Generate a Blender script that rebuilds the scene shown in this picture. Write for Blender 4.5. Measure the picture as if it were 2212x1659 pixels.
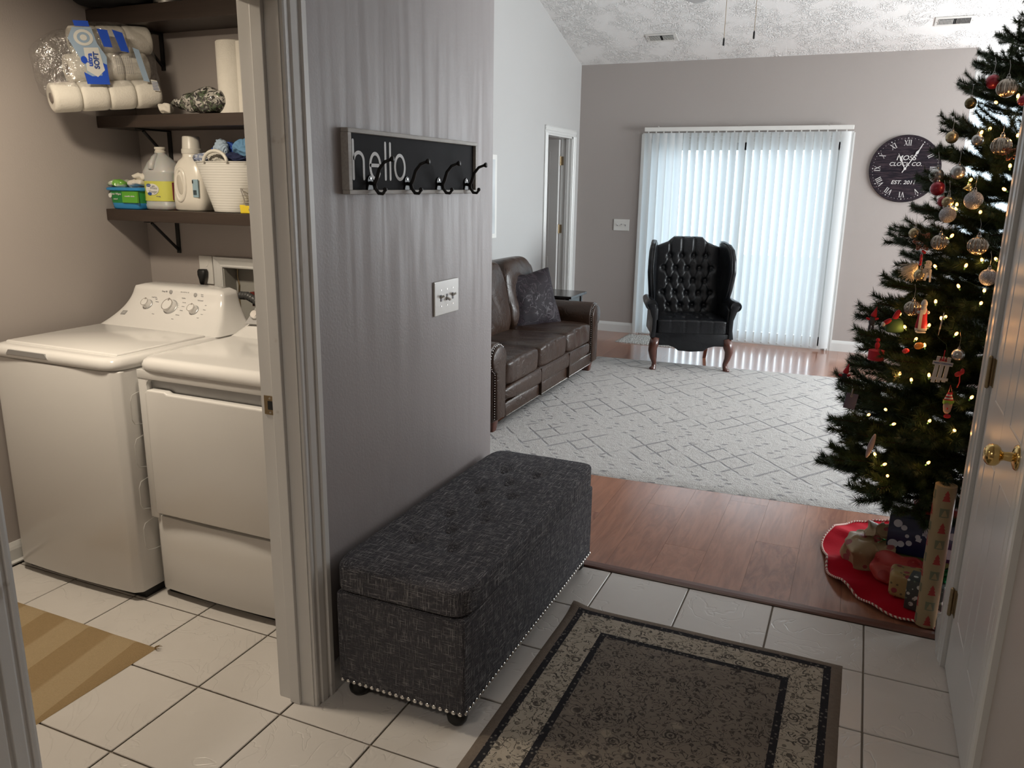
import bpy, bmesh, math, random
from mathutils import Vector, Matrix, noise
random.seed(7)
PI = math.pi
C = bpy.context.scene.collection
for o in list(bpy.data.objects): bpy.data.objects.remove(o)

# ------------------------------------------------------------------ camera
F_PX = 1720.75; YAW, PITCH, ROLL = 0.408205, -0.245959, 0.0157958
f = Vector((-math.sin(YAW)*math.cos(PITCH), math.cos(YAW)*math.cos(PITCH), math.sin(PITCH)))
rt = Vector((math.cos(YAW), math.sin(YAW), 0)); up = rt.cross(f)
r2 = rt*math.cos(ROLL)+up*math.sin(ROLL); u2 = -rt*math.sin(ROLL)+up*math.cos(ROLL)
cam_d = bpy.data.cameras.new('camera'); cam = bpy.data.objects.new('camera', cam_d); C.objects.link(cam)
M = Matrix((r2, u2, -f)).transposed().to_4x4(); M.translation = Vector((0, 0, 1.60)); cam.matrix_world = M
cam_d.sensor_width = 36; cam_d.lens = F_PX*36/2212; cam_d.clip_start = 0.05
bpy.context.scene.camera = cam

# ------------------------------------------------------------------ world, lights, exposure
S = bpy.context.scene
S.view_settings.view_transform = 'Standard'; S.view_settings.look = 'None'
S.view_settings.gamma = 1; S.view_settings.use_curve_mapping = False
S.view_settings.exposure = 0.0
w = bpy.data.worlds.new('world'); S.world = w; w.use_nodes = True
w.node_tree.nodes['Background'].inputs[0].default_value = (0.74, 0.90, 1.0, 1)
w.node_tree.nodes['Background'].inputs[1].default_value = 2.6

def area(name, loc, rot, sx, sy, power, col, spread=None, portal=False):
    d = bpy.data.lights.new(name, 'AREA'); d.shape = 'RECTANGLE'; d.size = sx; d.size_y = sy
    d.energy = power; d.color = col
    if spread: d.spread = spread
    if portal: d.cycles.is_portal = True
    o = bpy.data.objects.new(name, d); C.objects.link(o); o.location = loc; o.rotation_euler = rot
    return o
# daylight through the sliding door and through the wide window beside it
area('daylight_door', (-1.22, 8.95, 1.1), (-PI/2, 0, 0), 1.9, 2.0, 22, (0.76, 0.91, 1.0))
area('daylight_window', (2.1, 8.95, 1.5), (-PI/2, 0, 0), 2.6, 2.5, 150, (0.95, 0.98, 1.0))
# added bedroom fill lamp, then daylight through the windows of the room's right wall
area('bedroom_fill', (-4.3, 9.4, 1.5), (-PI/2, 0, 0), 1.0, 1.2, 14, (0.95, 0.97, 1.0))  # unseen lamp in a windowless room, added to brighten the open door leaf
area('daylight_side', (3.75, 6.4, 1.6), (0, PI/2, 0), 1.6, 2.6, 370, (0.92, 0.975, 1.0))

# ------------------------------------------------------------------ node helpers
class V:
    def __init__(s, nt, k): s.nt = nt; s.k = k
    def _m(s, op, a, b=None, c=None):
        n = s.nt.nodes.new('ShaderNodeMath'); n.operation = op
        for i, q in enumerate((a, b, c)):
            if q is None: continue
            if isinstance(q, V): s.nt.links.new(q.k, n.inputs[i])
            else: n.inputs[i].default_value = q
        return V(s.nt, n.outputs[0])
    def __add__(s, o): return s._m('ADD', s, o)
    __radd__ = __add__
    def __sub__(s, o): return s._m('SUBTRACT', s, o)
    def __rsub__(s, o): return s._m('SUBTRACT', o, s)
    def __mul__(s, o): return s._m('MULTIPLY', s, o)
    __rmul__ = __mul__
    def __truediv__(s, o): return s._m('DIVIDE', s, o)
    def frac(s): return s._m('FRACT', s)
    def floor(s): return s._m('FLOOR', s)
    def abs(s): return s._m('ABSOLUTE', s)
    def lt(s, o): return s._m('LESS_THAN', s, o)
    def gt(s, o): return s._m('GREATER_THAN', s, o)
    def min(s, o): return s._m('MINIMUM', s, o)
    def max(s, o): return s._m('MAXIMUM', s, o)
    def sin(s): return s._m('SINE', s)
    def band(s, lo, hi):
        n = s.nt.nodes.new('ShaderNodeMapRange'); n.interpolation_type = 'SMOOTHSTEP'
        s.nt.links.new(s.k, n.inputs[0]); n.inputs[1].default_value = lo; n.inputs[2].default_value = hi
        return V(s.nt, n.outputs[0])
def tri(a): return (a.frac()-0.5).abs()*2.0          # 1 at integers, 0 half way

class Mt:
    def __init__(s, name, col=(0.5, 0.5, 0.5), rough=0.5, metal=0.0, spec=None):
        s.m = bpy.data.materials.new(name); s.m.use_nodes = True; s.nt = s.m.node_tree
        s.b = s.nt.nodes['Principled BSDF']; s.out = s.nt.nodes['Material Output']
        s.b.inputs['Base Color'].default_value = (*col, 1); s.b.inputs['Roughness'].default_value = rough
        s.b.inputs['Metallic'].default_value = metal
        if spec is not None: s.b.inputs['Specular IOR Level'].default_value = spec
        s._co = None
    def co(s):
        if not s._co:
            t = s.nt.nodes.new('ShaderNodeTexCoord'); s._co = t.outputs['Object']
        return s._co
    def xyz(s, vec=None):
        n = s.nt.nodes.new('ShaderNodeSeparateXYZ'); s.nt.links.new(vec or s.co(), n.inputs[0])
        return [V(s.nt, n.outputs[i]) for i in range(3)]
    def mapped(s, scale=(1, 1, 1), rot=(0, 0, 0), rnd=False):
        n = s.nt.nodes.new('ShaderNodeMapping'); n.inputs['Scale'].default_value = scale; n.inputs['Rotation'].default_value = rot
        s.nt.links.new(s.co(), n.inputs[0])
        if rnd:
            oi = s.nt.nodes.new('ShaderNodeObjectInfo'); mu = s.nt.nodes.new('ShaderNodeVectorMath'); mu.operation = 'SCALE'
            mu.inputs[3].default_value = 37.0
            cb = s.nt.nodes.new('ShaderNodeCombineXYZ')
            for i in range(3): s.nt.links.new(oi.outputs['Random'], cb.inputs[i])
            s.nt.links.new(cb.outputs[0], mu.inputs[0]); s.nt.links.new(mu.outputs[0], n.inputs['Location'])
        return n.outputs[0]
    def rnd(s):
        oi = s.nt.nodes.new('ShaderNodeObjectInfo'); return V(s.nt, oi.outputs['Random'])
    def noise(s, scale, detail=3, vec=None, rough=0.5, dist=0.0):
        n = s.nt.nodes.new('ShaderNodeTexNoise'); n.inputs['Scale'].default_value = scale; n.inputs['Detail'].default_value = detail
        n.inputs['Roughness'].default_value = rough; n.inputs['Distortion'].default_value = dist
        s.nt.links.new(vec or s.co(), n.inputs['Vector']); return V(s.nt, n.outputs[0])
    def vor(s, scale, feature='F1', vec=None):
        n = s.nt.nodes.new('ShaderNodeTexVoronoi'); n.feature = feature; n.inputs['Scale'].default_value = scale
        s.nt.links.new(vec or s.co(), n.inputs['Vector']); return V(s.nt, n.outputs[0])
    def mix(s, fac, a, b):
        n = s.nt.nodes.new('ShaderNodeMix'); n.data_type = 'RGBA'
        if isinstance(fac, V): s.nt.links.new(fac.k, n.inputs[0])
        else: n.inputs[0].default_value = fac
        for i, q in ((6, a), (7, b)):
            if isinstance(q, tuple): n.inputs[i].default_value = (*q[:3], 1)
            else: s.nt.links.new(q, n.inputs[i])
        return n.outputs[2]
    def color(s, k): s.nt.links.new(k, s.b.inputs['Base Color']); return s
    def rough(s, v): s.nt.links.new(v.k, s.b.inputs['Roughness']); return s
    def bump(s, h, strength=0.3, dist=0.005):
        n = s.nt.nodes.new('ShaderNodeBump'); n.inputs['Strength'].default_value = strength; n.inputs['Distance'].default_value = dist
        s.nt.links.new(h.k, n.inputs['Height']); s.nt.links.new(n.outputs[0], s.b.inputs['Normal']); return s
    def set(s, k, v): s.b.inputs[k].default_value = v; return s
    def emit(s, col, st): s.b.inputs['Emission Color'].default_value = (*col, 1); s.b.inputs['Emission Strength'].default_value = st; return s

def plain(name, col, rough=0.5, metal=0.0, var=0.06, sc=6, bump=0.0, bsc=200, spec=None, coat=0.0):
    m = Mt(name, col, rough, metal, spec)
    n = m.noise(sc, 3)
    m.color(m.mix(n, tuple(c*(1-var) for c in col), tuple(min(1, c*(1+var)) for c in col)))
    if bump: m.bump(m.noise(bsc, 2), bump, 0.002)
    if coat: m.set('Coat Weight', coat).set('Coat Roughness', 0.1)
    return m

def paint(name, col, bumps=0.25):
    m = Mt(name, col, 0.42, 0, 0.35)
    n = m.noise(1.3, 3); m.color(m.mix(n, tuple(c*0.96 for c in col), tuple(c*1.04 for c in col)))
    m.bump(m.noise(140, 3), bumps, 0.0015); return m

MAT = {}
MAT['wall'] = paint('wall_paint', (0.360, 0.325, 0.305))
# the hallway wall: semi-gloss with vertical streaks left by water
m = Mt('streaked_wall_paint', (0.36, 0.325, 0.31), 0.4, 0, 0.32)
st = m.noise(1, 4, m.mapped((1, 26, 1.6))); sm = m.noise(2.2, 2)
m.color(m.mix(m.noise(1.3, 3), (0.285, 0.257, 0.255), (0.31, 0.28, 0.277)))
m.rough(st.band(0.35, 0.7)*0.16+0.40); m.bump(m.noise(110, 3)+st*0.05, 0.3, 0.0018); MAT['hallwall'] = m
m = Mt('living_left_paint', (0.42, 0.42, 0.41), 0.5, 0, 0.3)
m.color(m.mix(m.noise(1.2, 3), (0.43, 0.425, 0.415), (0.46, 0.455, 0.45))); m.bump(m.noise(140, 3), 0.15, 0.001); MAT['leftwall'] = m
# stomped ceiling texture
m = Mt('stomped_ceiling', (0.66, 0.65, 0.63), 0.85)
a = m.noise(20, 2, m.mapped((1, 1, 1)), 0.5, 1.6); b = m.vor(5.5)
rid = (a-0.5).abs().band(0.0, 0.075); zone = m.noise(4.2, 2).band(0.36, 0.6)
m.bump((1-rid)*zone+m.noise(90, 2)*0.10, 0.8, 0.010)
m.color(m.mix(m.noise(2, 2), (0.77, 0.765, 0.75), (0.79, 0.785, 0.77))); MAT['ceiling'] = m
MAT['ceil_flat'] = plain('flat_ceiling', (0.62, 0.61, 0.59), 0.8, bump=0.3)
MAT['trim'] = plain('trim_white_gloss', (0.60, 0.60, 0.585), 0.28, var=0.03, bump=0.04, bsc=60)
m = Mt('scuffed_trim_white', (0.58, 0.57, 0.55), 0.32)
sc = m.noise(9, 5).band(0.66, 0.72); m.color(m.mix(sc, (0.56, 0.55, 0.53), (0.40, 0.37, 0.34))); m.bump(m.noise(60, 2), 0.06, 0.001); MAT['scuff'] = m
MAT['door'] = plain('door_white_gloss', (0.64, 0.635, 0.62), 0.34, var=0.02, bump=0.05, bsc=40)
MAT['brass'] = plain('polished_brass', (0.75, 0.52, 0.20), 0.16, 1.0)
MAT['oldbrass'] = plain('aged_brass', (0.36, 0.28, 0.17), 0.38, 1.0, var=0.2, sc=60)
MAT['steel'] = plain('brushed_steel', (0.62, 0.6, 0.57), 0.28, 1.0)
MAT['chrome'] = plain('chrome', (0.75, 0.74, 0.72), 0.12, 1.0)
MAT['black'] = plain('matte_black_metal', (0.012, 0.012, 0.012), 0.42, 0.3)
MAT['blackplastic'] = plain('black_plastic', (0.012, 0.012, 0.012), 0.5)
MAT['dark'] = plain('dark_void', (0.01, 0.01, 0.01), 0.9)
MAT['enamel'] = plain('white_enamel', (0.66, 0.65, 0.63), 0.22, var=0.01, coat=0.3)
MAT['enamel_top'] = plain('white_plastic_top', (0.70, 0.69, 0.67), 0.16, var=0.01, coat=0.4)
MAT['silverplastic'] = plain('silver_plastic', (0.42, 0.42, 0.42), 0.35, 0.4)
MAT['greyprint'] = plain('grey_print', (0.22, 0.22, 0.24), 0.6)
MAT['white_plate'] = plain('white_plate', (0.66, 0.65, 0.62), 0.3)
MAT['grout'] = plain('grout', (0.185, 0.160, 0.130), 0.9, var=0.2, sc=30)
# ceramic tile
m = Mt('ceramic_tile', (0.5, 0.48, 0.45), 0.3, 0, 0.5)
vec = m.mapped((1, 1, 1), rnd=True)
n1 = m.noise(3.2, 4, vec, 0.6, 1.0); vein = (m.noise(4.5, 3, vec, 0.5, 1.4)-0.5).abs().band(0.0, 0.018)
m.color(m.mix(n1, (0.50, 0.475, 0.445), (0.58, 0.555, 0.525)))
m.rough(m.noise(18, 3, vec)*0.25+0.22)
m.bump(vein*0.8+m.noise(7, 3, vec)*0.8+m.noise(130, 2, vec)*0.05, 0.35, 0.0035); MAT['tile'] = m
# laminate
m = Mt('laminate_plank', (0.3, 0.14, 0.09), 0.26, 0, 0.55)
vec = m.mapped((1, 0.11, 1), rnd=True)
g = m.noise(26, 6, vec, 0.62, 1.1); g2 = m.noise(5, 3, vec, 0.5, 2.5)
c1 = m.mix(g.band(0.32, 0.68), (0.150, 0.052, 0.032), (0.285, 0.118, 0.070))
c2 = m.mix(m.rnd()*0.45+g2*0.25, c1, (0.36, 0.155, 0.085))
m.color(c2); m.rough(g*0.08+0.16); m.bump(g, 0.02, 0.0006); m.set('Coat Weight', .5).set('Coat Roughness', .13); MAT['plank'] = m
MAT['threshold'] = plain('laminate_trim', (0.13, 0.06, 0.045), 0.3, var=0.2, sc=12)

# ------------------------------------------------------------------ mesh helpers
class MB:
    def __init__(s): s.bm = bmesh.new(); s.smooth = False
    def _add(s, t, M=None):
        if M is not None: t.transform(M)
        me = bpy.data.meshes.new('t'); t.to_mesh(me); t.free(); s.bm.from_mesh(me); bpy.data.meshes.remove(me); return s
    def box(s, x0, x1, y0, y1, z0, z1, bev=0, seg=2, M=None):
        t = bmesh.new(); bmesh.ops.create_cube(t, size=1)
        for v in t.verts: v.co = Vector(((x0+x1)/2+v.co.x*(x1-x0), (y0+y1)/2+v.co.y*(y1-y0), (z0+z1)/2+v.co.z*(z1-z0)))
        if bev: bmesh.ops.bevel(t, geom=t.edges[:]+t.verts[:], offset=min(bev, .49*min(abs(x1-x0), abs(y1-y0), abs(z1-z0))), segments=seg, profile=0.5, affect='EDGES')
        return s._add(t, M)
    def prism(s, pts, h0, h1, axis='z', bev=0, M=None, seg=2):
        t = bmesh.new()
        def P(a, b, c): return {'z': (a, b, c), 'x': (c, a, b), 'y': (a, c, b)}[axis]
        v0 = [t.verts.new(P(a, b, h0)) for a, b in pts]; v1 = [t.verts.new(P(a, b, h1)) for a, b in pts]
        t.faces.new(v0[::-1]); t.faces.new(v1); n = len(pts)
        for i in range(n): t.faces.new((v0[i], v0[(i+1) % n], v1[(i+1) % n], v1[i]))
        bmesh.ops.recalc_face_normals(t, faces=t.faces[:])
        if bev: bmesh.ops.bevel(t, geom=[e for e in t.edges if abs(e.calc_face_angle(0)) > 0.5], offset=bev, segments=seg, profile=0.5, affect='EDGES')
        return s._add(t, M)
    def grid(s, fn, nu, nv, cu=False, cv=False, M=None, capu=False):
        t = bmesh.new(); V_ = []
        for i in range(nu + (0 if cu else 1)):
            V_.append([t.verts.new(fn(i/nu, j/nv)) for j in range(nv + (0 if cv else 1))])
        for i in range(nu):
            for j in range(nv):
                a, b = V_[i], V_[(i+1) % len(V_)]; j2 = (j+1) % len(a)
                try: t.faces.new((a[j], b[j], b[j2], a[j2]))
                except ValueError: pass
        if capu:
            for row in (V_[0][::-1], V_[-1]):
                try: t.faces.new(row)
                except ValueError: pass
            bmesh.ops.recalc_face_normals(t, faces=t.faces[:])
        return s._add(t, M)
    def loft(s, rings, M=None, cap=True):
        t = bmesh.new(); R = [[t.verts.new(p) for p in r] for r in rings]; n = len(R[0])
        for a, b in zip(R, R[1:]):
            for i in range(n): t.faces.new((a[i], a[(i+1) % n], b[(i+1) % n], b[i]))
        if cap: t.faces.new(R[0][::-1]); t.faces.new(R[-1])
        bmesh.ops.recalc_face_normals(t, faces=t.faces[:])
        return s._add(t, M)
    def sup(s, secs, seg=40, M=None, cap=True):   # sections (z, half_x, half_y, cx, cy, n)
        rings = []
        for q in secs:
            z, hx, hy = q[:3]; cx = q[3] if len(q) > 3 else 0; cy = q[4] if len(q) > 4 else 0; e = 2/(q[5] if len(q) > 5 else 2)
            ring = []
            for i in range(seg):
                a = 2*PI*(i+.5)/seg; c_, s_ = math.cos(a), math.sin(a)
                ring.append((cx+hx*math.copysign(abs(c_)**e, c_), cy+hy*math.copysign(abs(s_)**e, s_), z))
            rings.append(ring)
        return s.loft(rings, M, cap)
    def lathe(s, prof, seg=24, M=None, cap=True):
        return s.sup([(z, max(r, 1e-4), max(r, 1e-4)) for r, z in prof], seg, M, cap)
    def cyl(s, p0, p1, r0, r1=None, seg=16):
        r1 = r0 if r1 is None else r1; p0 = Vector(p0); p1 = Vector(p1); d = p1-p0
        M = Matrix.Translation(p0) @ d.to_track_quat('Z', 'Y').to_matrix().to_4x4()
        return s.lathe([(r0, 0), (r1, d.length)], seg, M)
    def tube(s, pts, r, seg=8, closed=False, cap=True, flat=None):
        pts = [Vector(p) for p in pts]; n = len(pts); rings = []; up0 = None
        for i, p in enumerate(pts):
            a = pts[(i-1) % n] if (closed or i > 0) else p; b = pts[(i+1) % n] if (closed or i < n-1) else p
            d = (b-a).normalized()
            if up0 is None:
                up0 = d.orthogonal().normalized()
            u_ = (up0 - d*up0.dot(d)); u_ = u_.normalized() if u_.length > 1e-6 else d.orthogonal().normalized(); up0 = u_
            v_ = d.cross(u_); rr = r[i] if isinstance(r, (list, tuple)) else r
            rings.append([p+u_*rr*math.cos(2*PI*k/seg)+v_*rr*(flat or 1)*math.sin(2*PI*k/seg) for k in range(seg)])
        if closed: rings.append(rings[0])
        return s.loft(rings, None, cap and not closed)
    def ball(s, c, r, seg=16, sc=(1, 1, 1), M=None):
        t = bmesh.new(); bmesh.ops.create_uvsphere(t, u_segments=seg, v_segments=max(6, seg*2//3), radius=r)
        for v in t.verts: v.co = Vector((v.co.x*sc[0]+c[0], v.co.y*sc[1]+c[1], v.co.z*sc[2]+c[2]))
        return s._add(t, M)
    def soft(s, sx, sy, sz, ex=0.35, puff=1.0, n=14, M=None, fn=None):  # cushion: subdivided cube, superellipsoid
        t = bmesh.new(); bmesh.ops.create_cube(t, size=2); bmesh.ops.subdivide_edges(t, edges=t.edges[:], cuts=n, use_grid_fill=True)
        for v in t.verts:
            p = v.co
            q = Vector((p.x, p.y, p.z)); k = (abs(q.x)**(2/ex)+abs(q.y)**(2/ex)+abs(q.z)**(2/ex))**(ex/2)
            mx = max(abs(q.x), abs(q.y), abs(q.z)); q = q*(mx/k if k else 1)
            v.co = Vector((q.x*sx/2, q.y*sy/2, q.z*sz/2))
            if fn: v.co = fn(v.co)
        s.smooth = True
        return s._add(t, M)
    def obj(s, name, mat=None, parent=None, label=None, smooth=None, angle=None, kind=None, loc=None, rot=None):
        me = bpy.data.meshes.new(name); bmesh.ops.remove_doubles(s.bm, verts=s.bm.verts[:], dist=1e-6) if len(s.bm.verts) < 60000 else None
        s.bm.to_mesh(me); s.bm.free()
        sm = s.smooth if smooth is None else smooth
        if sm or angle:
            me.polygons.foreach_set('use_smooth', [True]*len(me.polygons))
            if not sm or angle: me.set_sharp_from_angle(angle=math.radians(angle or 35))
        if mat: me.materials.append(MAT[mat].m if isinstance(mat, str) else mat.m)
        o = bpy.data.objects.new(name, me); C.objects.link(o)
        if parent: o.parent = parent
        if label: o['label'] = label
        if kind: o['kind'] = kind
        if loc: o.location = loc
        if rot: o.rotation_euler = rot
        return o
def T(x, y, z): return Matrix.Translation((x, y, z))
def Rm(a, ax): return Matrix.Rotation(a, 4, ax)
def thing(name, label, cat, loc=(0, 0, 0), rz=0, group=None, rot=None):
    o = bpy.data.objects.new(name, None); C.objects.link(o); o.location = loc
    o.rotation_euler = rot if rot else (0, 0, rz); o.empty_display_size = 0.05
    o['label'] = label; o['category'] = cat
    if group: o['group'] = group
    return o
def tag(o, label, cat, group=None):
    o['label'] = label; o['category'] = cat
    if group: o['group'] = group
    return o
def struct(name, mb, mat, parent=None, angle=None, smooth=None):
    return mb.obj(name, mat, parent, angle=angle, smooth=smooth, kind='structure')
def copy_of(o, parent=None):
    c = o.copy(); C.objects.link(c); c.parent = parent
    for ch in o.children: copy_of(ch, c)
    return c
def text(s, size, mat, parent, M, name='lettering', depth=0.0006, shear=0, bold=0.0, sx=1.0, align='CENTER'):
    cu = bpy.data.curves.new('t', 'FONT'); cu.body = s; cu.size = size; cu.extrude = depth; cu.shear = shear; cu.offset = bold
    cu.align_x = align; cu.align_y = 'CENTER'; cu.resolution_u = 3
    o = bpy.data.objects.new('t', cu); C.objects.link(o)
    dg = bpy.context.evaluated_depsgraph_get(); me = bpy.data.meshes.new_from_object(o.evaluated_get(dg))
    bpy.data.objects.remove(o); bpy.data.curves.remove(cu)
    me.transform(M @ Matrix.Diagonal((sx, 1, 1, 1))); me.materials.clear(); me.materials.append(MAT[mat].m)
    r = bpy.data.objects.new(name, me); C.objects.link(r); r.parent = parent; return r
# matrices that lay XY artwork on a vertical surface: facing -y, facing +x
FACE_MY = Rm(PI/2, 'X')
FACE_PX = Matrix(((0, 0, 1, 0), (1, 0, 0, 0), (0, 1, 0, 0), (0, 0, 0, 1)))

# ------------------------------------------------------------------ room shell
XH = -1.42; XR = 0.415; YE = 3.05; XL = -2.973; YB = 8.62; LX = -3.17; LY = 2.876; JY = 1.757
floor = struct('floor', MB().box(-3.4, 3.7, -2.1, 3.035, -0.12, -0.006), 'grout')
struct('floor_living', MB().box(-3.2, 3.7, 3.035, 9.1, -0.12, -0.010), 'threshold')
TW, TH = 0.3305, 0.335
tile0 = None; k = 0
for i in range(-1, 11):
    for j in range(-6, 4):
        x1 = 0.161+0.3305-TW*i if False else 0.4915-TW*i; y0 = 1.683+TH*j
        if i < 0: continue
        if tile0 is None:
            tile0 = MB().box(-TW/2+.003, TW/2-.003, -TH/2+.003, TH/2-.003, -.006, 0, bev=.0018, seg=1).obj('tile', 'tile', floor); o = tile0
        else:
            o = tile0.copy(); C.objects.link(o)
        o.location = (x1-TW/2, y0+TH/2, random.uniform(-.0004, .0004)); o.rotation_euler = (0, 0, 0)
pl = []
for v in range(2):
    pl.append(MB().box(-.0949, .0949, -.6, .6, -.010, 0).obj('plank', 'plank', floor))
first = [True, True]; xi = 0; x = XL+.095
while x < 3.5:
    y = YE+.02+0.6 - [0.0, .43, .87, .2, .66][xi % 5]
    while y-.6 < 8.9:
        y0, y1 = max(y-.6, YE+.015), min(y+.6, 8.9)
        if y1-y0 > .08:
            vi = random.randrange(2)
            if first[vi]: o = pl[vi]; first[vi] = False
            else: o = pl[vi].copy(); C.objects.link(o)
            o.location = (x, (y0+y1)/2, 0); o.scale = (1, (y1-y0-.001)/1.2, 1)
        y += 1.2
    x += .1905; xi += 1
struct('trim_1', MB().prism([(3.026, 0), (3.030, .006), (3.045, .009), (3.068, .009), (3.078, .004), (3.08, 0)], XH+.002, XR-.002, 'x'), 'threshold')

# hallway walls
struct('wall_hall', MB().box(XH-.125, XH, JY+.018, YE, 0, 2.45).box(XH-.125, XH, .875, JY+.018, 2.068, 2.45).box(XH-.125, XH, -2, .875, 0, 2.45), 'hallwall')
struct('wall_right', MB().box(XR, XR+.12, 2.85, YE, 0, 2.45).box(XR, XR+.12, 2.14, 2.85, 2.06, 2.45).box(XR, XR+.12, -2, 2.14, 0, 2.45)
       .box(XR+.05, XR+.12, 2.14, 2.85, 0, 2.06), 'wall')
struct('wall_front', MB().box(-3.4, .55, -2.1, -2, 0, 2.45), 'wall')
struct('ceiling_hall', MB().box(-3.3, .55, -2.05, YE, 2.45, 2.55), 'ceil_flat')
# laundry walls with the recessed washer box
NX0, NX1, NZ0, NZ1 = -2.715, -2.30, 0.93, 1.205
struct('wall_laundry_left', MB().box(LX-.12, LX, .3, LY, 0, 2.45), 'wall')
struct('wall_laundry_back', MB().box(LX-.12, NX0, LY, LY+.12, 0, 2.45).box(NX1, XH-.125, LY, LY+.12, 0, 2.45)
       .box(NX0, NX1, LY, LY+.12, NZ1, 2.45).box(NX0, NX1, LY, LY+.12, 0, NZ0), 'wall')
struct('wall_laundry_front', MB().box(LX-.12, XH-.125, .2, .3, 0, 2.45), 'wall')
# living room walls
DLo, DHi, DT = 7.66, 8.40, 2.095
struct('wall_living_near', MB().box(XL-.1, XH-.125, LY+.12, YE, 0, 2.45).box(XR+.12, 3.6, YE-.12, YE, 0, 3.0), 'wall')
struct('wall_header', MB().box(XL-.1, XR+.12, YE-.1, YE, 2.45, 3.0), 'wall')
def gable(x0, x1): return [(YE-.05, 2.9), (5.835, 3.80), (9.4, 2.60)]
mbw = MB()
mbw.prism([(YE, 0), (DLo, 0), (DLo, DT), (DHi, DT), (DHi, 0), (YB, 0), (YB, 2.90), (5.835, 3.80), (YE, 2.95)], XL-.115, XL, 'x')
struct('wall_left', mbw, 'leftwall')
SX0, SX1, SZ = -2.20, -0.26, 2.09
struct('wall_back', MB().box(XL-.1, SX0, YB, YB+.13, 0, 2.90).box(SX1, .746, YB, YB+.13, 0, 2.90).box(SX0, SX1, YB, YB+.13, SZ, 2.90), 'wall')
mbw = MB()
for y0, y1, z0, z1 in [(YE, 5.0, 0, 3.75), (5.0, 7.8, 0, .7), (5.0, 7.8, 2.35, 3.75), (7.8, 9.2, 0, 3.75)]:
    mbw.box(3.5, 3.62, y0, y1, z0, z1)
struct('wall_living_right', mbw, 'leftwall')
sl = .318; zr = 2.842+sl*(8.62-5.835)
cs = MB(); cs.prism([(5.835, zr), (9.3, zr-sl*3.465), (9.3, zr-sl*3.465+.1), (5.835, zr+.1)], XL-.2, 3.7, 'x')
cs.prism([(YE-.1, zr-sl*2.885), (5.835, zr), (5.835, zr+.1), (YE-.1, zr-sl*2.885+.1)], XL-.2, 3.7, 'x')
struct('ceiling', cs, 'ceiling')
# room behind the left door
struct('wall_bedroom', MB().box(-5.2, -5.1, 6.9, 9.6, 0, 2.5).box(-5.2, XL-.115, 9.5, 9.6, 0, 2.5).box(-5.2, XL-.115, 6.9, 7.0, 0, 2.5), 'wall')
struct('ceiling_bedroom', MB().box(-5.2, XL-.115, 6.9, 9.6, 2.5, 2.6), 'ceil_flat')
struct('floor_bedroom', MB().box(-5.2, XL-.06, 6.9, 9.6, -.1, -.001), 'threshold')
# patio outside
struct('floor_patio', MB().box(-9, 10, YB+.3, 22, -.25, -.12), plain('patio_concrete', (.42, .40, .38), .9))

# casing profile: across 0..w (from opening outward), proud d
def casing_profile(w=.088, d=.019):
    return [(0, 0), (0, .010), (.006, .012), (.012, .012), (.016, .009), (.022, .009), (.028, .014), (.050, .016), (.055, .012), (.060, .012), (.066, d), (w-.006, d), (w, d-.004), (w, 0)]
def leg_x(mb, x, sx, y0, sy, z0, z1, w=.088):   # casing on a wall facing +/-x ; runs in z ; starts at y0 going sy
    mb.prism([(x+sx*b, y0+sy*a) for a, b in casing_profile(w)], z0, z1, 'z')
def head_x(mb, x, sx, z0, y0, y1, w=.088):
    mb.prism([(x+sx*b, z0+a) for a, b in casing_profile(w)], y0, y1, 'y')
def base_prof(h=.095, d=.014): return [(0, 0), (d, 0), (d, h-.03), (d-.003, h-.018), (d-.007, h-.008), (d-.010, h), (0, h)]

# laundry door opening: jamb, stop, casings, strike plate
mb = MB().box(XH-.13, XH+.001, JY, JY+.018, 0, 2.06).box(XH-.13, XH+.001, .875, .893, 0, 2.06).box(XH-.13, XH+.001, .875, JY+.018, 2.05, 2.068)
mb.box(XH-.082, XH-.045, JY-.012, JY, 0, 2.05, bev=.002).box(XH-.082, XH-.045, .893, .905, 0, 2.05, bev=.002)
struct('door_1', mb, 'scuff')
mb = MB(); leg_x(mb, XH, 1, JY+.004, 1, 0, 2.055, .090); leg_x(mb, XH, 1, .889, -1, 0, 2.055, .090); head_x(mb, XH, 1, 2.055, .80, JY+.094)
struct('trim_2', mb, 'scuff')
mb = MB(); leg_x(mb, XH-.125, -1, JY+.004, 1, 0, 2.055, .08); leg_x(mb, XH-.125, -1, .889, -1, 0, 2.055, .08)
struct('trim_3', mb, 'scuff')
st_ = thing('strike_plate', 'small brass strike plate screwed to the laundry door jamb', 'strike plate', (XH-.101, JY-.0005, .969))
MB().prism([(-.019, -.028), (.012, -.028), (.019, -.022), (.019, .022), (.012, .028), (-.019, .028)], -.0018, 0, 'y').box(.0, .001, -.001, 0, 0, .001).obj('plate', 'oldbrass', st_)
MB().box(-.006, .012, -.0026, -.0012, -.013, .013).obj('latch_hole', 'dark', st_)
for z in (-.021, .021): MB().cyl((.002, -.0016, z), (.002, -.0034, z), .0035, .003, 10).obj('screw', 'steel', st_)

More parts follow.
